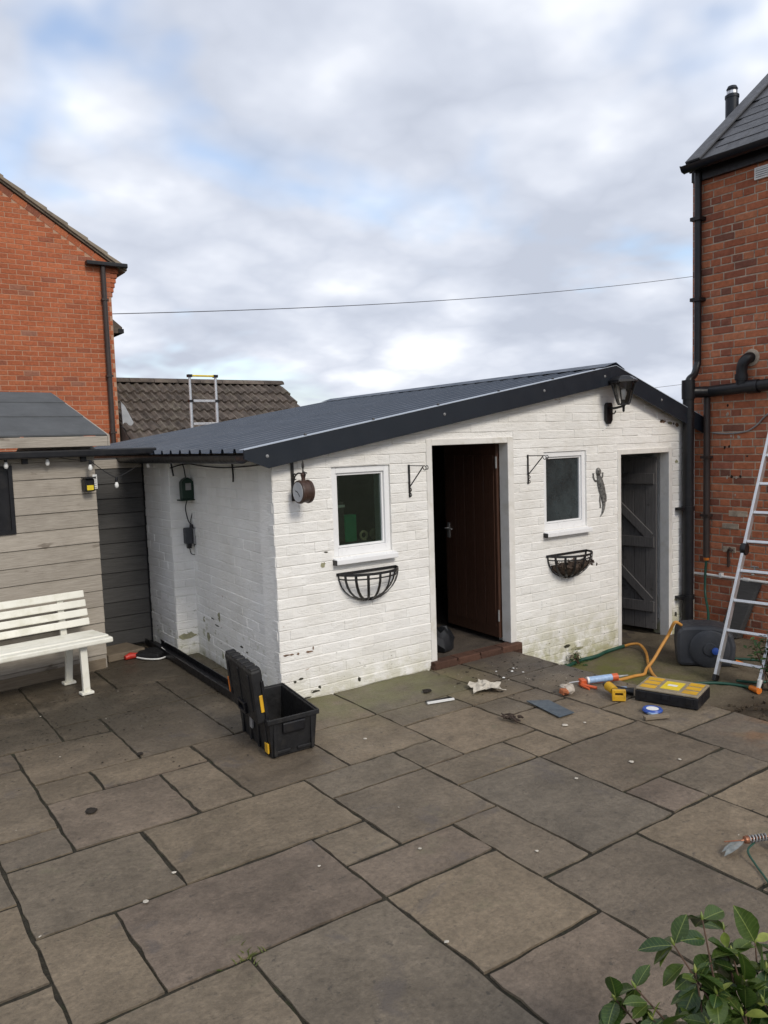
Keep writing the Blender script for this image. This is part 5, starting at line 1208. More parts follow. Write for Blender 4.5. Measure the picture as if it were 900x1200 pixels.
# length of black guttering lying along the side wall
gl_ = MB(); p, q = Vector((2.395, 7.24, 0.012)), Vector((2.325, 5.05, 0.012)); dd = (q-p).normalized(); ss = dd.cross(ZV)
for o_, hh, ww in ((-0.052, 0.028, 0.006), (0.052, 0.028, 0.006), (0.0, 0.005, 0.050)): gl_.obox((p+q)/2+ss*o_+ZV*hh*0.9, dd*((q-p).length/2), ss*ww, ZV*hh)
solo('gutter_length', gl_, 'black', 'long black plastic gutter length lying on the ground along the white side wall', 'gutter', tuple((p+q)/2), bevel=0.004)
kp = thing('saw', 'black blade shaped tool with white rim and red handle in the corner by the pier', 'tool', (2.17, 6.86, 0.0))
kb = MB(); kb.prism([(2.10, 6.80, 0.006), (2.25, 6.64, 0.006), (2.36, 6.72, 0.006), (2.34, 6.92, 0.006), (2.20, 6.95, 0.006)], (0, 0, 0.045)); part('pad', kb, 'black_dusty', kp, bevel=0.012)
part('trim', MB().tube(smooth_path([(2.11, 6.79, 0.018), (2.17, 6.69, 0.014), (2.26, 6.625, 0.014), (2.36, 6.71, 0.016), (2.355, 6.85, 0.05)], 4), 0.007, 6), 'whitep', kp, 40); part('handle', MB().tube([(2.13, 6.81, 0.03), (2.07, 6.84, 0.03), (2.02, 6.83, 0.022)], [0.022, 0.030, 0.020], 8), 'red', kp, 50)

# organiser case
oc = thing('organiser_case', 'black tool organiser case with cloudy lid and yellow label at the patio edge', 'tool case', (4.65, 3.23, 0))
K0, K1, K2 = Vector((4.425, 3.335, 0)), Vector((4.555, 2.938, 0)), Vector((4.868, 3.069, 0))
k1 = (K1-K0); k2 = Vector((0.292, 0.098, 0)); kl = k1.length
def KP(s, t, z): q = K0+k1*s+k2*t; return Vector((q.x, q.y, z+0.004))
def kbox(s0, s1, t0, t1, z0, z1):
    return MB().add([KP(s0,t0,z0),KP(s1,t0,z0),KP(s1,t1,z0),KP(s0,t1,z0),KP(s0,t0,z1),KP(s1,t0,z1),KP(s1,t1,z1),KP(s0,t1,z1)], [(0,1,2,3),(7,6,5,4),(4,5,1,0),(5,6,2,1),(6,7,3,2),(7,4,0,3)])
part('tray', kbox(0, 1, 0, 1, 0, 0.076), 'black', oc, bevel=0.006); lido = part('lid', kbox(0.005, 0.995, 0.01, 0.985, 0.077, 0.092), 'clear_lid', oc, bevel=0.005)
part('label', kbox(0.36, 0.66, 0.20, 0.78, 0.0925, 0.0937), 'yellow_label', lido); part('label_mark', kbox(0.43, 0.58, 0.44, 0.56, 0.0942, 0.0950), 'whitep', lido)
for (s0, s1) in ((0.05, 0.30), (0.72, 0.95)):
    for t0 in (0.10, 0.40, 0.68): part('compartment', kbox(s0, s1, t0, t0+0.22, 0.0925, 0.0935), 'yellow', lido)
part('handle', kbox(0.30, 0.70, 0.99, 1.07, 0.03, 0.075), 'green', oc, bevel=0.006)
for s0 in (0.08, 0.82): part('clasp', kbox(s0, s0+0.10, -0.03, -0.002, 0.025, 0.074), 'black', oc, bevel=0.003)
part('clasp', kbox(0.44, 0.56, -0.03, -0.002, 0.035, 0.074), 'black', oc, bevel=0.003)

# sealant gun
sg_ = thing('sealant_gun', 'orange sealant gun loaded with a blue and white cartridge on the patio', 'sealant gun', (4.52, 3.72, 0))
a, b = Vector((4.43, 3.765, 0.040)), Vector((4.660, 3.655, 0.050)); dd = (b-a).normalized(); sd2 = dd.cross(ZV).normalized()
part('cartridge', MB().tube([a+dd*0.02, b-dd*0.035], 0.025, 14), 'pale_blue', sg_, 40); part('cartridge_end', MB().tube([b-dd*0.055, b-dd*0.010], 0.0262, 14), 'orange_red', sg_, 40); part('cartridge_end', MB().tube([a+dd*0.005, a+dd*0.02], 0.0262, 14), 'whitep', sg_, 40)
part('nozzle', MB().tube([b-dd*0.01, b+dd*0.075], [0.011, 0.004], 8), 'galv', sg_, 40)
part('cradle', MB().tube([a-dd*0.02-ZV*0.018, b-ZV*0.022], 0.010, 8), 'orange_red', sg_, 40)
part('rod', MB().tube([a, a-dd*0.13], 0.004, 6), 'alu', sg_, 40)
part('trigger', MB().tube(smooth_path([a-dd*0.03-ZV*0.01, a-dd*0.05+sd2*0.03-ZV*0.02, a-dd*0.02+sd2*0.10-ZV*0.030], 4), 0.009, 6), 'orange_red', sg_, 40); part('grip', MB().tube(smooth_path([a-dd*0.045, a-dd*0.035+sd2*0.04-ZV*0.015, a+dd*0.035+sd2*0.105-ZV*0.028], 4), 0.011, 6), 'orange_red', sg_, 40); part('yoke', MB().obox(a-dd*0.028-ZV*0.01, dd*0.022, sd2*0.028, ZV*0.026), 'orange_red', sg_, bevel=0.006)
# yellow cordless tool
ct = thing('cordless_tool', 'yellow and black cordless tool lying between the sealant gun and the organiser case', 'power tool', (4.36, 3.42, 0))
o_ = Vector((4.330, 3.395, 0)); e1 = Vector((0.72, -0.69, 0)); e2 = Vector((0.69, 0.72, 0))
bb = MB()
for (u, v, z, a, b, c) in ((0.0, 0, 0.020, 0.045, 0.012, 0.020), (0.0, 0, 0.068, 0.045, 0.012, 0.012), (-0.036, 0, 0.044, 0.010, 0.012, 0.030), (0.036, 0, 0.044, 0.010, 0.012, 0.030)): bb.obox(o_+e1*u+e2*v+ZV*(z+0.004), e1*a, e2*b, ZV*c)
part('battery_frame', bb, 'yellow', ct, bevel=0.004); part('battery', MB().obox(o_+e2*0.035+ZV*0.040, e1*0.040, e2*0.022, ZV*0.034), 'black', ct, bevel=0.006)
part('body', MB().tube([o_+e2*0.06+ZV*0.055-e1*0.02, o_+e2*0.15+ZV*0.06-e1*0.05], [0.030, 0.034], 10), 'yellow', ct, 50); part('chuck', MB().tube([o_+e2*0.145+ZV*0.06-e1*0.048, o_+e2*0.20+ZV*0.06-e1*0.068], [0.030, 0.018], 10), 'black', ct, 50); part('grip', MB().tube([o_+e2*0.12+ZV*0.05-e1*0.01, o_+e2*0.14+ZV*0.03+e1*0.07, o_+e2*0.13+ZV*0.028+e1*0.12], [0.022, 0.024, 0.028], 10), 'black', ct, 50)
# small scraps
solo('card_scrap', MB().obox((4.53, 3.545, 0.012), e1*0.055, e2*0.035, ZV*0.004), 'pale_blue', 'small pale flat card beside the yellow cordless tool', 'scrap', (4.53, 3.545, 0.004))
tr_ = thing('tape_roll', 'blue roll of tape lying flat in front of the organiser case', 'tape', (4.315, 3.115, 0))
part('ring', MB().tube([(4.315+0.052*math.cos(t), 3.115+0.052*math.sin(t), 0.018) for t in [2*math.pi*k/22 for k in range(22)]], 0.014, 6, True), 'blue', tr_, 50); part('core', MB().lathe([(0.040, 0), (0.040, 0.022)], (4.315, 3.115, 0.006), (0, 0, 1), 18), 'whitep', tr_, 40); part('loose_end', MB().prism([(4.255, 3.115, 0.008), (4.235, 3.055, 0.008), (4.28, 3.045, 0.008), (4.30, 3.075, 0.008)], (0, 0, 0.012)), 'pale_blue', tr_)
solo('wood_offcut', MB().obox((4.225, 3.022, 0.018), Vector((0.075, -0.035, 0)), Vector((0.010, 0.018, 0)), ZV*0.011), 'plank', 'short pale wood offcut beside the blue tape roll', 'offcut', (4.225, 3.022, 0.004), bevel=0.003)
def lump(c, r, zs, seed, mat_f=None, n=9, m_=6):
    r0 = random.Random(seed); mb = MB(); 
    for i in range(m_+1):
        ph = math.pi*i/m_
        for j in range(n):
            t = 2*math.pi*j/n; k = r*(0.72+0.5*r0.random()); mb.v.append((c[0]+k*math.sin(ph)*math.cos(t), c[1]+k*math.sin(ph)*math.sin(t), max(c[2]-r*zs*0.9, c[2]-k*zs*math.cos(ph))))
    for i in range(m_):
        for j in range(n): mb.f.append((i*n+j, i*n+(j+1) % n, (i+1)*n+(j+1) % n, (i+1)*n+j))
    return mb
bt = thing('masonry_lump', 'broken lump of rendered orange brick on the patio', 'rubble', (4.17, 3.73, 0))
part('render', lump((4.185, 3.725, 0.040), 0.058, 0.62, 4), 'stone_bit', bt); part('brick_core', lump((4.150, 3.715, 0.032), 0.048, 0.60, 9), 'brick_bit', bt)
sh2 = MB(); sh2.prism([(3.838, 3.790, 0.010), (3.965, 3.700, 0.010), (3.905, 3.420, 0.010), (3.765, 3.425, 0.010)], (0, 0, 0.004)); solo('sheet_offcut', sh2, 'steel_sheet', 'flat blue-grey metal sheet offcut lying on the patio', 'offcut', (3.87, 3.6, 0.006))
rg = MB(); r0 = random.Random(21); nn = 9
for j in range(nn):
    for i in range(nn):
        u, v = i/(nn-1)-0.5, j/(nn-1)-0.5; k = 1+0.25*math.sin(5*math.atan2(v, u))
        rg.v.append((3.82+(0.22*u*k)*0.8+0.10*v, 4.18-0.12*u+0.17*v*k, 0.010+max(0.0, 0.032*(r0.random()))+0.022*(0.5-abs(u))))
for j in range(nn-1):
    for i in range(nn-1): q = j*nn+i; rg.f.append((q, q+1, q+nn+1, q+nn))
ro_ = solo('rag', rg, 'paper', 'crumpled pale paper sheet on the patio in front of the brown door', 'litter', (3.82, 4.18, 0.005)); md = ro_.modifiers.new('solid', 'SOLIDIFY'); md.thickness = 0.004; md.offset = 1
st_ = thing('trim_strip', 'black and white trim strip offcut on the patio near the left window', 'offcut', (3.40, 4.19, 0))
part('white_face', MB().bar((3.29, 4.200, 0.012), (3.49, 4.150, 0.012), 0.018, 0.012), 'whitep', st_); part('black_face', MB().bar((3.305, 4.230, 0.010), (3.495, 4.182, 0.010), 0.036, 0.008), 'black', st_)
tw = MB(); r0 = random.Random(8)
for k in range(16):
    p = Vector((3.515+r0.uniform(-0.05, 0.05), 3.60+r0.uniform(-0.05, 0.05), 0.012)); an = r0.uniform(0, 6.28); L = r0.uniform(0.03, 0.09)
    d = Vector((math.cos(an), math.sin(an), r0.uniform(0.0, 0.5))).normalized(); tw.tube([p-d*L*0.5+ZV*0.012, p+ZV*0.015, p+d*L*0.5+ZV*0.012], [0.005, 0.008, 0.003], 5)
solo('twig_clump', tw, 'stick', 'small clump of dry brown twigs on the patio', 'twigs', (3.515, 3.60, 0.005))

# weed in the joint, and scattered litter that nobody could count
gw = MB(); r0 = random.Random(5)
cxw, cyw = PX0+2*PXP, PY0+3*PYP
for k in range(24):
    side = r0.random(); u = r0.gauss(0, 0.06) if side < 0.7 else 0; v = 0 if side < 0.7 else r0.gauss(0, 0.03)
    p = Vector((cxw+u, cyw+v, -0.006)); an = r0.uniform(0, 6.28); L = r0.uniform(0.015, 0.034); d = Vector((math.cos(an)*0.8, math.sin(an)*0.8, 0.7)); s = Vector((-math.sin(an), math.cos(an), 0))*0.0028
    gw.add([p-s, p+s, p+d*L*0.6+s*0.7, p+d*L+Vector((math.cos(an), math.sin(an), -0.3))*L*0.3, p+d*L*0.6-s*0.7], [(0, 1, 2, 3, 4)])
tag(solo('weed', gw, 'grass', 'small tuft of yellow-green weed growing in a paving joint', 'weed', (cxw, cyw, 0)), kind='stuff')
def scatter(name, mat, n, fn, smin, smax, seed, flat=0.5):
    mb = MB(); r0 = random.Random(seed)
    for _ in range(n):
        x, y, z = fn(r0); s = r0.uniform(smin, smax); k = r0.randrange(3, 6); a0 = r0.uniform(0, 6.28); st = r0.uniform(0.4, 1.0)
        ring = []
        for q in range(k):
            t = a0+2*math.pi*q/k; rr_ = s*r0.uniform(0.6, 1.2); u, v = rr_*math.cos(t), rr_*st*math.sin(t); ca_, sa_ = math.cos(a0*2), math.sin(a0*2); ring.append((x+u*ca_-v*sa_, y+u*sa_+v*ca_, z))
        h_ = s*flat; b = len(mb.v); mb.v += ring + [(p[0]*0.7+x*0.3, p[1]*0.7+y*0.3, z+h_*r0.uniform(0.6, 1.1)) for p in ring]
        mb.f += [(b+q, b+(q+1) % k, b+k+(q+1) % k, b+k+q) for q in range(k)] + [tuple(b+k+q for q in range(k))]
    return tag(part(name, mb, mat), kind='stuff')
def near_bench(r): return (r.gauss(1.45, 0.45), r.gauss(5.6, 0.55), 0.003)
def near_door(r): return (min(4.68, r.gauss(4.3, 0.35)), r.gauss(4.25, 0.33), 0.003)
def allover(r): return (r.uniform(0.3, 4.6), r.uniform(1.6, 4.6), 0.003)
tag(scatter('dark_crumbs', 'soil', 260, near_bench, 0.003, 0.010, 1, 0.2), 'dark soil crumbs and leaf bits scattered near the bench', 'debris')
tag(scatter('pale_crumbs', 'paper', 60, lambda r: near_bench(r) if r.random() < 0.4 else (near_door(r) if r.random() < 0.6 else allover(r)), 0.003, 0.008, 2, 0.3), 'tiny pale flakes scattered over the patio', 'debris')
tag(scatter('dark_crumbs', 'soil', 150, near_door, 0.003, 0.016, 3, 0.12), 'dark chips of debris scattered in front of the brown door', 'debris')
for k, (x, y, s, lab) in enumerate(((0.977, 4.04, 0.030, 'curled dead leaf on the slab left of the tool crate'), (3.46, 4.42, 0.036, 'dark dead leaf on the mossy slab under the left window'), (1.42, 4.62, 0.020, 'small dark dead leaf on the narrow slab left of the tool crate'))):
    lm = lump((x, y, 0.010), s, 0.3, 30+k); solo('dead_leaf', lm, 'soil', lab, 'leaf', (x, y, 0))
fr_ = MB(); r0 = random.Random(31)
for k in range(5): q = lump((4.24+r0.uniform(-.14, .18), 4.38+r0.uniform(-.12, .12), 0.008), r0.uniform(0.008, 0.018), 0.4, 50+k, None, 6, 4); fr_.add(q.v, q.f)
tag(part('plaster_chips', fr_, 'whitep'), 'white plaster chips in front of the brown door', 'debris', kind='stuff')
fr_ = MB()
for (x, y, s) in ((3.70, 3.32, 0.028), (3.83, 3.27, 0.014), (3.55, 2.70, 0.020), (3.78, 2.55, 0.013), (2.60, 3.95, 0.018), (1.62, 2.86, 0.010), (2.05, 2.7, 0.012), (1.72, 2.12, 0.014), (2.44, 2.36, 0.013), (3.15, 2.75, 0.016), (0.93, 3.07, 0.016), (1.10, 3.21, 0.014)):
    q = lump((x, y, 0.006), s*0.75, 0.22, int(x*100), None, 6, 4); fr_.add(q.v, q.f)
tag(part('paint_flakes', fr_, 'paper'), 'larger pale flakes of paint lying on the slabs', 'debris', kind='stuff')

# ================================================================== SUNKEN YARD: ladder, hose reel, hoses, plant
ZY = -0.27
la = thing('ladder', 'aluminium ladder leaning against the old brick house', 'ladder', (6.2, 3.65, ZY))
f0, f1 = Vector((5.98, 3.70, ZY+0.012)), Vector((6.03, 3.345, ZY+0.012)); up_ = Vector((0.794, 0.0, 1.962)); up_n = up_.normalized(); rd = (f1-f0).normalized()
TLen = (7.42-5.98)/up_n.x
top_h = f0 + up_n*TLen
for s_, f_ in enumerate((f0, f1)):
    m_ = MB(); m_.bar(f_, f_+up_n*TLen, 0.024, 0.062, rd.cross(up_n)); part('stile', m_, 'alu', la, bevel=0.003)
    part('foot', MB().bar(f_-up_n*0.008, f_+up_n*0.045, 0.032, 0.074, rd.cross(up_n)), 'black', la, bevel=0.004)
    for t_ in (1.15, 2.35):
        part('hinge_joint', MB().lathe([(0.050, -0.022), (0.055, -0.010), (0.055, 0.010), (0.050, 0.022)], f_+up_n*t_, tuple(rd), 14), 'black', la, 40)
k = 0
t_ = 0.17
while t_ < TLen-0.1:
    m_ = MB(); m_.bar(f0+up_n*t_+rd*0.012, f1+up_n*t_-rd*0.012, 0.030, 0.026, up_n); part('rung', m_, 'alu', la, bevel=0.004); t_ += 0.262
lb = MB(); lb.prism([(7.42, 4.50, -0.26), (7.35, 4.52, -0.26), (7.42, 4.34, 0.32), (7.44, 4.30, 0.33)], (0.015, -0.19, 0)); solo('leaning_board', lb, 'clad_dark', 'dark board leaning on the brick wall behind the ladder', 'board', (7.4, 4.4, -0.26))
# hose reel: drum casing on its side
hrl = thing('hose_reel', 'slate grey hose reel drum standing in front of the brick house', 'hose reel', (6.32, 4.02, ZY))
ra, rb_ = Vector((6.17, 4.19, 0)), Vector((6.46, 3.82, 0)); re = (rb_-ra).normalized(); rn = Vector((re.y, -re.x, 0)) 
if rn.dot(Vector((-1, -1, 0))) < 0: rn = -rn
prof = [(-0.235, 0.01), (0.215, 0.01), (0.245, 0.10), (0.250, 0.20), (0.225, 0.30), (0.17, 0.355), (0.06, 0.375), (-0.10, 0.372), (-0.20, 0.362), (-0.245, 0.32), (-0.250, 0.18)]
rc_ = (ra+rb_)/2
m_ = MB(); m_.prism([rc_+re*u+ZV*(ZY+z)+rn*0.06 for u, z in prof], rn*-0.30); part('casing', m_, 'grey_case', hrl, bevel=0.03)
m_ = MB(); m_.lathe([(0.165, 0.0), (0.170, 0.012), (0.150, 0.022), (0.060, 0.026), (0.055, 0.036), (0.0, 0.038)], rc_+rn*0.061+re*0.03+ZV*(ZY+0.175), tuple(rn), 26); dr_ = part('side_disc', m_, 'grey_case', hrl, 40)
m_ = MB(); m_.lathe([(0.032, 0.0), (0.030, 0.018), (0.018, 0.022)], rc_+rn*0.10+re*0.075+ZV*(ZY+0.165), tuple(rn), 14); part('hub', m_, 'blue', dr_, 40)
m_ = MB(); m_.tube([rc_+re*0.25+ZV*(ZY+0.06)+rn*0.05, rc_+re*0.30+ZV*(ZY+0.055)+rn*0.08], [0.024, 0.016], 10); part('outlet', m_, 'orange', hrl, 40)
gz = lambda x, y, o=0.012: Vector((x, y, yard_z(x, y)+o))
top_reel = rc_-re*0.20+ZV*(ZY+0.365)
h1 = MB(); h1.tube(smooth_path([top_reel, top_reel-re*0.06+ZV*0.03+rn*0.03, Vector((6.12, 4.25, 0.0)), Vector((6.02, 4.25, -0.085)), Vector((5.90, 4.25, -0.19)), gz(5.79, 4.24, 0.03), gz(5.70, 4.20), gz(5.60, 4.22), gz(5.45, 4.23), gz(5.30, 4.26), gz(5.16, 4.28)], 6), 0.014, 8)
solo('hose', h1, 'hose_orange', 'orange hose arching from the grey reel across the mossy yard', 'hose', (5.8, 4.25, ZY), smooth=50)
h2 = MB(); h2.tube(smooth_path([(6.20, 4.80, -0.225), gz(6.24, 4.74, 0.035), gz(6.26, 4.66, 0.05), gz(6.18, 4.53, 0.03), gz(6.00, 4.38), gz(5.84, 4.25, 0.038), gz(5.74, 4.14, 0.02), gz(5.66, 4.02), gz(5.58, 3.9)], 6), 0.013, 8)
solo('hose', h2, 'hose_orange', 'orange hose looping from the door jamb to behind the organiser case', 'hose', (6.0, 4.4, ZY), smooth=50)
h3 = MB(); h3.tube(smooth_path([(6.20, 4.80, -0.225), gz(6.08, 4.76, 0.03), gz(5.92, 4.79, 0.02), gz(5.75, 4.76, 0.02), gz(5.55, 4.80, 0.02), gz(5.30, 4.76, 0.02), gz(5.0, 4.8, 0.02)], 5), 0.017, 8)
solo('hose', h3, 'hose_green', 'thick green hose along the foot of the white wall by the grey door', 'hose', (5.7, 4.78, ZY), smooth=50)
h4 = thing('hose', 'dark green hose hanging from the brown pipe with an orange connector', 'hose', (7.3, 4.6, ZY))
part('tube', MB().tube(smooth_path([(HX-0.05, 4.70, 0.50), (HX-0.06, 4.705, 0.35), (HX-0.10, 4.68, 0.15), (HX-0.25, 4.55, -0.02), (HX-0.50, 4.40, -0.15), (6.75, 4.25, -0.22)], 6), 0.013, 8), 'hose_green', h4, 50)
part('connector', MB().lathe([(0.024, 0), (0.030, 0.02), (0.030, 0.05), (0.022, 0.075)], (HX-0.05, 4.70, 0.49), (0, 0, 1), 12), 'orange', h4, 40)
h5 = thing('hose', 'dark green hose ending in an orange and white connector at the ladder foot', 'hose', (5.9, 3.5, ZY))
part('tube', MB().tube(smooth_path([gz(5.55, 3.95), gz(5.75, 3.78), gz(5.90, 3.66), gz(5.98, 3.56), gz(6.02, 3.47), gz(6.0, 3.40, 0.02)], 6), 0.013, 8), 'hose_green', h5, 50)
e0 = gz(6.0, 3.40, 0.026); part('connector', MB().tube([e0, e0+Vector((-0.03, -0.09, 0.0))], [0.022, 0.028], 10), 'orange', h5, 40); part('white_fitting', MB().tube([e0+Vector((-0.025, -0.075, 0.0)), e0+Vector((-0.01, -0.085, 0.085))], [0.014, 0.020], 10), 'whitep', h5, 40)
h6 = MB(); h6.tube(smooth_path([gz(6.62, 3.95), gz(6.75, 3.8), gz(6.9, 3.6), gz(6.8, 3.4), gz(6.45, 3.35), gz(6.2, 3.45), gz(6.05, 3.55, 0.03)], 6), 0.012, 8)
solo('hose', h6, 'hose_green', 'green hose on the ground behind the ladder feet', 'hose', (6.6, 3.6, ZY), smooth=50)
# leafy weed growing beside the ladder
def leaf_quad(mb, p, d, nrm_, L, wd, fold=0.25, nseg=2):
    d = d.normalized(); s = d.cross(nrm_).normalized(); n2 = s.cross(d)
    prof = [(0, 0.05), (0.25, 0.75), (0.5, 1.0), (0.78, 0.68), (1.0, 0.02)]
    b = len(mb.v)
    for (t, w_) in prof:
        c = p+d*(L*t)-n2*(L*0.18*t*t); mb.v += [tuple(c-s*(wd/2*w_)+n2*(fold*wd/2*w_)), tuple(c), tuple(c+s*(wd/2*w_)+n2*(fold*wd/2*w_))]
    for k in range(4):
        q = b+3*k; mb.f += [(q, q+1, q+4, q+3), (q+1, q+2, q+5, q+4)]
def bushy(name, label, base, hgt, spread, nst, nl, ll, seed, mat, leanv=(0, 0)):
    t = thing(name, label, 'plant', base); r0 = random.Random(seed); stm = MB(); lv = MB(); B = Vector(base)
    for k in range(nst):
        an = r0.uniform(0, 6.28); tip = B+Vector((math.cos(an)*spread*r0.uniform(0.3, 1)+leanv[0], math.sin(an)*spread*r0.uniform(0.3, 1)+leanv[1], hgt*r0.uniform(0.55, 1.0)))
        pth = smooth_path([B+Vector((r0.uniform(-.03, .03), r0.uniform(-.03, .03), 0)), B.lerp(tip, 0.5)+Vector((r0.uniform(-.04, .04), r0.uniform(-.04, .04), 0.04)), tip], 4)
        stm.tube(pth, [0.006-0.004*i/(len(pth)-1) for i in range(len(pth))], 5)
        for q in range(nl):
            i = r0.randrange(2, len(pth)); p = pth[i]+Vector((r0.gauss(0, 0.025), r0.gauss(0, 0.025), r0.gauss(0, 0.025))); d = Vector((r0.gauss(0, 1), r0.gauss(0, 1), r0.uniform(-0.3, 0.7)))
            leaf_quad(lv, p, d, Vector((r0.gauss(0, .4), r0.gauss(0, .4), 1)), ll*r0.uniform(0.6, 1.2), ll*0.5)
    part('stems', stm, 'bark', t, 40); part('foliage', lv, mat, t, kind='stuff'); return t
bushy('leafy_weed', 'small leafy bush growing in the soil beside the ladder at the right edge', (6.12, 3.27, -0.265), 0.56, 0.17, 13, 18, 0.050, 4, 'leaf_small', (-0.03, 0.03))
bushy('leafy_weed', 'low green weed at the foot of the wall between the two doors', (5.52, 4.80, ZY), 0.10, 0.16, 7, 7, 0.030, 9, 'leaf_small')
ms = tag(scatter('moss_clumps', 'leaf_small', 240, lambda r: (r.uniform(4.95, 6.1), FY-0.03-abs(r.gauss(0, 0.05)), ZY+0.01), 0.008, 0.025, 12, 0.6), 'moss clumps along the foot of the white wall', 'moss')
rub = tag(scatter('rubble', 'yard', 220, lambda r: (lambda x, y: (x, y, yard_z(x, y)))(r.uniform(4.78, 5.9), r.uniform(2.1, 3.3)), 0.008, 0.035, 14, 0.7), 'small stones and soil lumps beyond the patio edge', 'rubble')
solo('white_board', MB().obox((5.06, 2.52, 0.012), Vector((0.13, -0.09, 0)), Vector((0.05, 0.07, 0)), ZV*0.006), 'whitep', 'white flat board corner lying in the soil at the right edge', 'board', (5.06, 2.52, 0.0))

# ================================================================== DRAGONFLY ORNAMENT
df = thing('garden_ornament', 'wire insect ornament with coiled body and grey wings at the right edge of the patio', 'ornament', (3.2, 1.79, 0.0))
dz = 0.05
cl = []; c0, c1 = Vector((3.165, 1.795, dz)), Vector((3.250, 1.758, dz)); cd_ = (c1-c0).normalized(); cs = cd_.cross(ZV)
for k in range(61): t = k/60; cl.append(c0.lerp(c1, t)+0.014*(math.cos(t*38)*cs+math.sin(t*38)*ZV))
part('coil', MB().tube(cl, 0.0034, 5), 'galv', df, 50); part('body', MB().tube([c0-cd_*0.04, c0, c1, c1+cd_*0.16], [0.004, 0.008, 0.007, 0.004], 8), 'copper', df, 50)
part('head', MB().lathe([(0.002, -0.018), (0.016, -0.010), (0.018, 0.004), (0.006, 0.018)], c0-cd_*0.010, tuple(cd_), 10), 'copper', df, 50)
part('antenna', MB().tube([c0-cd_*0.02, c0-cd_*0.12+ZV*0.006], 0.003, 5), 'copper', df, 50)
for (dx, dy_, L) in ((-0.165, 0.020, 0.80), (-0.135, 0.05, 0.70)):
    wg = MB(); d = Vector((dx, dy_, -0.015)); leaf_quad(wg, c0-cd_*0.02, d, ZV, 0.17*L, 0.036, 0.05); part('wing', wg, 'wing', df)
for (dx, dy_) in ((0.02, -0.16), (-0.03, -0.15)):
    wg = MB(); d = Vector((dx, dy_, -0.01)); leaf_quad(wg, c1+cd_*0.01, d, ZV, 0.16, 0.05, 0.1); part('wing', wg, 'steel_sheet', df)
part('stem', MB().tube(smooth_path([c0.lerp(c1, 0.3)-ZV*0.018, Vector((3.105, 1.765, 0.03)), Vector((3.055, 1.70, 0.012)), Vector((2.99, 1.62, 0.010)), Vector((2.93, 1.56, 0.010)), Vector((2.87, 1.52, 0.010))], 5), 0.0045, 6), 'hose_green', df, 50)

# ================================================================== CAMELLIA IN THE FOREGROUND
cm = thing('camellia_shrub', 'glossy green camellia shrub in the bottom right corner of the foreground', 'shrub', (1.72, 0.80, 0.0))
r0 = random.Random(17)
def ray_pt(x, y, dep):      # a point at photograph position (900x1200) and depth, used to place the shrub's twigs
    d = fwd + rg2*((x-450)/923.4) - up2*((y-600)/923.4); return CAM+d*dep
leaf_meshes = []
for k in range(6):
    mb = MB(); L = 0.085*(0.85+0.06*k); prof = [(0, 0.06), (0.12, 0.45), (0.3, 0.86), (0.5, 1.0), (0.7, 0.86), (0.86, 0.5), (1.0, 0.03)]; wd = 0.050*(0.86+0.06*k); fold = 0.18+0.05*k; curl = 0.10+0.05*(k % 4)
    for (t, w_) in prof:
        for s_ in (-1, -0.5, 0, 0.5, 1): mb.v.append((L*t, s_*wd/2*w_, fold*wd/2*w_*abs(s_)**1.5-curl*L*t*t))
    for i in range(len(prof)-1):
        for j in range(4): q = i*5+j; mb.f.append((q, q+1, q+6, q+5))
    for mt in ('leaf', 'leaf_young'):
        me = bpy.data.meshes.new('leaf'); me.from_pydata(mb.v, [], mb.f); me.materials.append(M[mt]); finish(me, 80); leaf_meshes.append(me)
old_l, new_l = leaf_meshes[0::2], leaf_meshes[1::2]
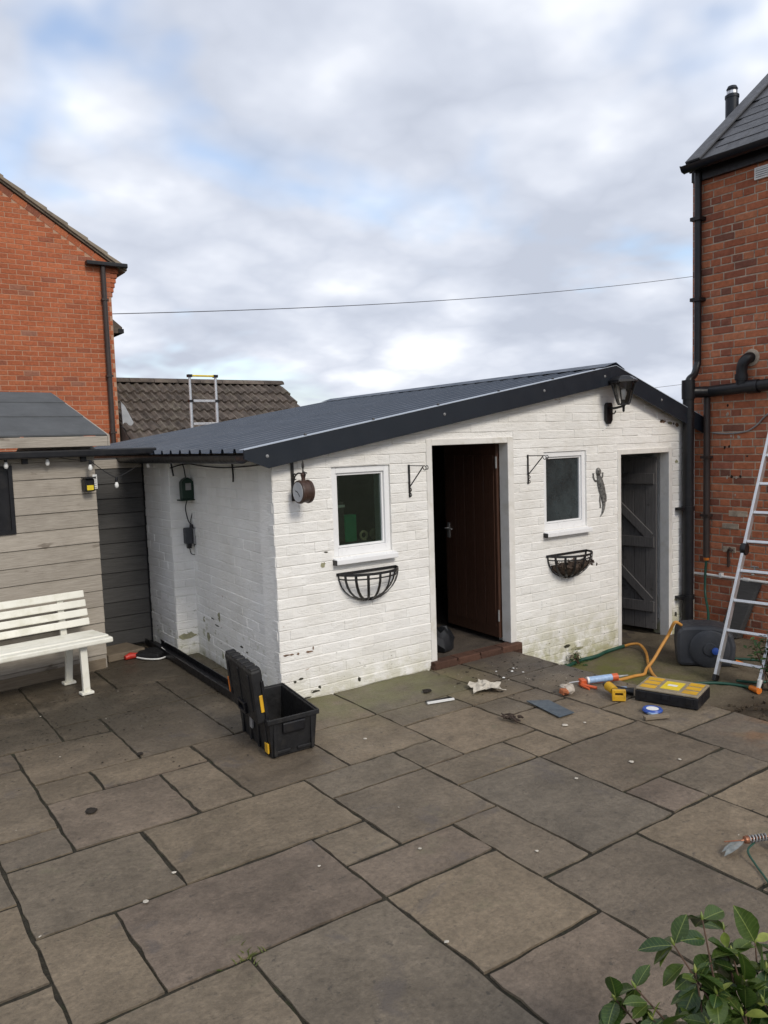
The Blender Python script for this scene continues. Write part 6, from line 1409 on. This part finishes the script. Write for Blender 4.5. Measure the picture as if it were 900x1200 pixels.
tips = [(823, 1078, 1.93), (790, 1108, 1.90), (848, 1090, 1.97), (745, 1158, 1.86), (722, 1172, 1.88), (815, 1140, 1.86), (858, 1118, 1.92), (885, 1105, 1.98), (840, 1165, 1.82), (872, 1150, 1.86), (898, 1135, 1.92), (895, 1175, 1.83), (765, 1195, 1.82), (830, 1200, 1.78), (870, 1190, 1.80), (920, 1160, 1.85), (915, 1120, 1.95), (800, 1220, 1.76), (850, 1235, 1.74), (900, 1225, 1.76), (750, 1225, 1.80), (940, 1190, 1.85)]
tips = [ray_pt(*q) for q in tips]
base_ = Vector((1.76, 0.84, 0.0)); hub = ray_pt(905, 1300, 1.72)
stems = [smooth_path([base_, base_.lerp(hub, 0.5)+Vector((0.03, -0.02, 0)), hub], 4)]
part('stem', MB().tube(stems[0], [0.016-0.006*i/(len(stems[0])-1) for i in range(len(stems[0]))], 8), 'bark', cm, 50)
for tp_ in tips:
    mid = hub.lerp(tp_, 0.55)+Vector((r0.gauss(0, .02), r0.gauss(0, .02), -0.03)); pth = smooth_path([hub, mid, tp_], 5)
    part('twig', MB().tube(pth, [0.0048-0.003*i/(len(pth)-1) for i in range(len(pth))], 6), 'bark', cm, 50)
    nl = 13
    for q in range(nl):
        i = len(pth)-1 if q < 5 else int(len(pth)-1-abs(r0.gauss(0, 2.2))); i = max(4, min(len(pth)-1, i)); p = pth[i]
        ax = (pth[i]-pth[i-1]).normalized(); an = r0.uniform(0, 6.28); e1_ = ax.orthogonal().normalized(); e2_ = ax.cross(e1_)
        d = (e1_*math.cos(an)+e2_*math.sin(an))*1.0 + ax*r0.uniform(0.1, 0.9) + Vector((0, 0, r0.uniform(-1.25, 0.15)))
        d.normalize(); up0 = Vector((r0.gauss(0, .35), r0.gauss(0, .35), 1.0)); yv = up0.cross(d).normalized(); zv = d.cross(yv)
        young = (q < 2 and r0.random() < 0.6)
        lo_ = inst('leaf', r0.choice(new_l if young else old_l), cm, p+d*0.006, rot=Matrix((d, yv, zv)).transposed().to_euler(), scale=(lambda s: (s, s, s))(r0.uniform(0.45, 0.6) if young else r0.uniform(0.5, 1.08)))
    bu = MB(); ax = (pth[-1]-pth[-2]).normalized(); bu.lathe([(0.002, 0), (0.004, 0.005), (0.004, 0.010), (0.001, 0.019)], pth[-1], tuple((ax+ZV*0.6).normalized()), 7); part('bud', bu, 'leaf_young', cm, 60)
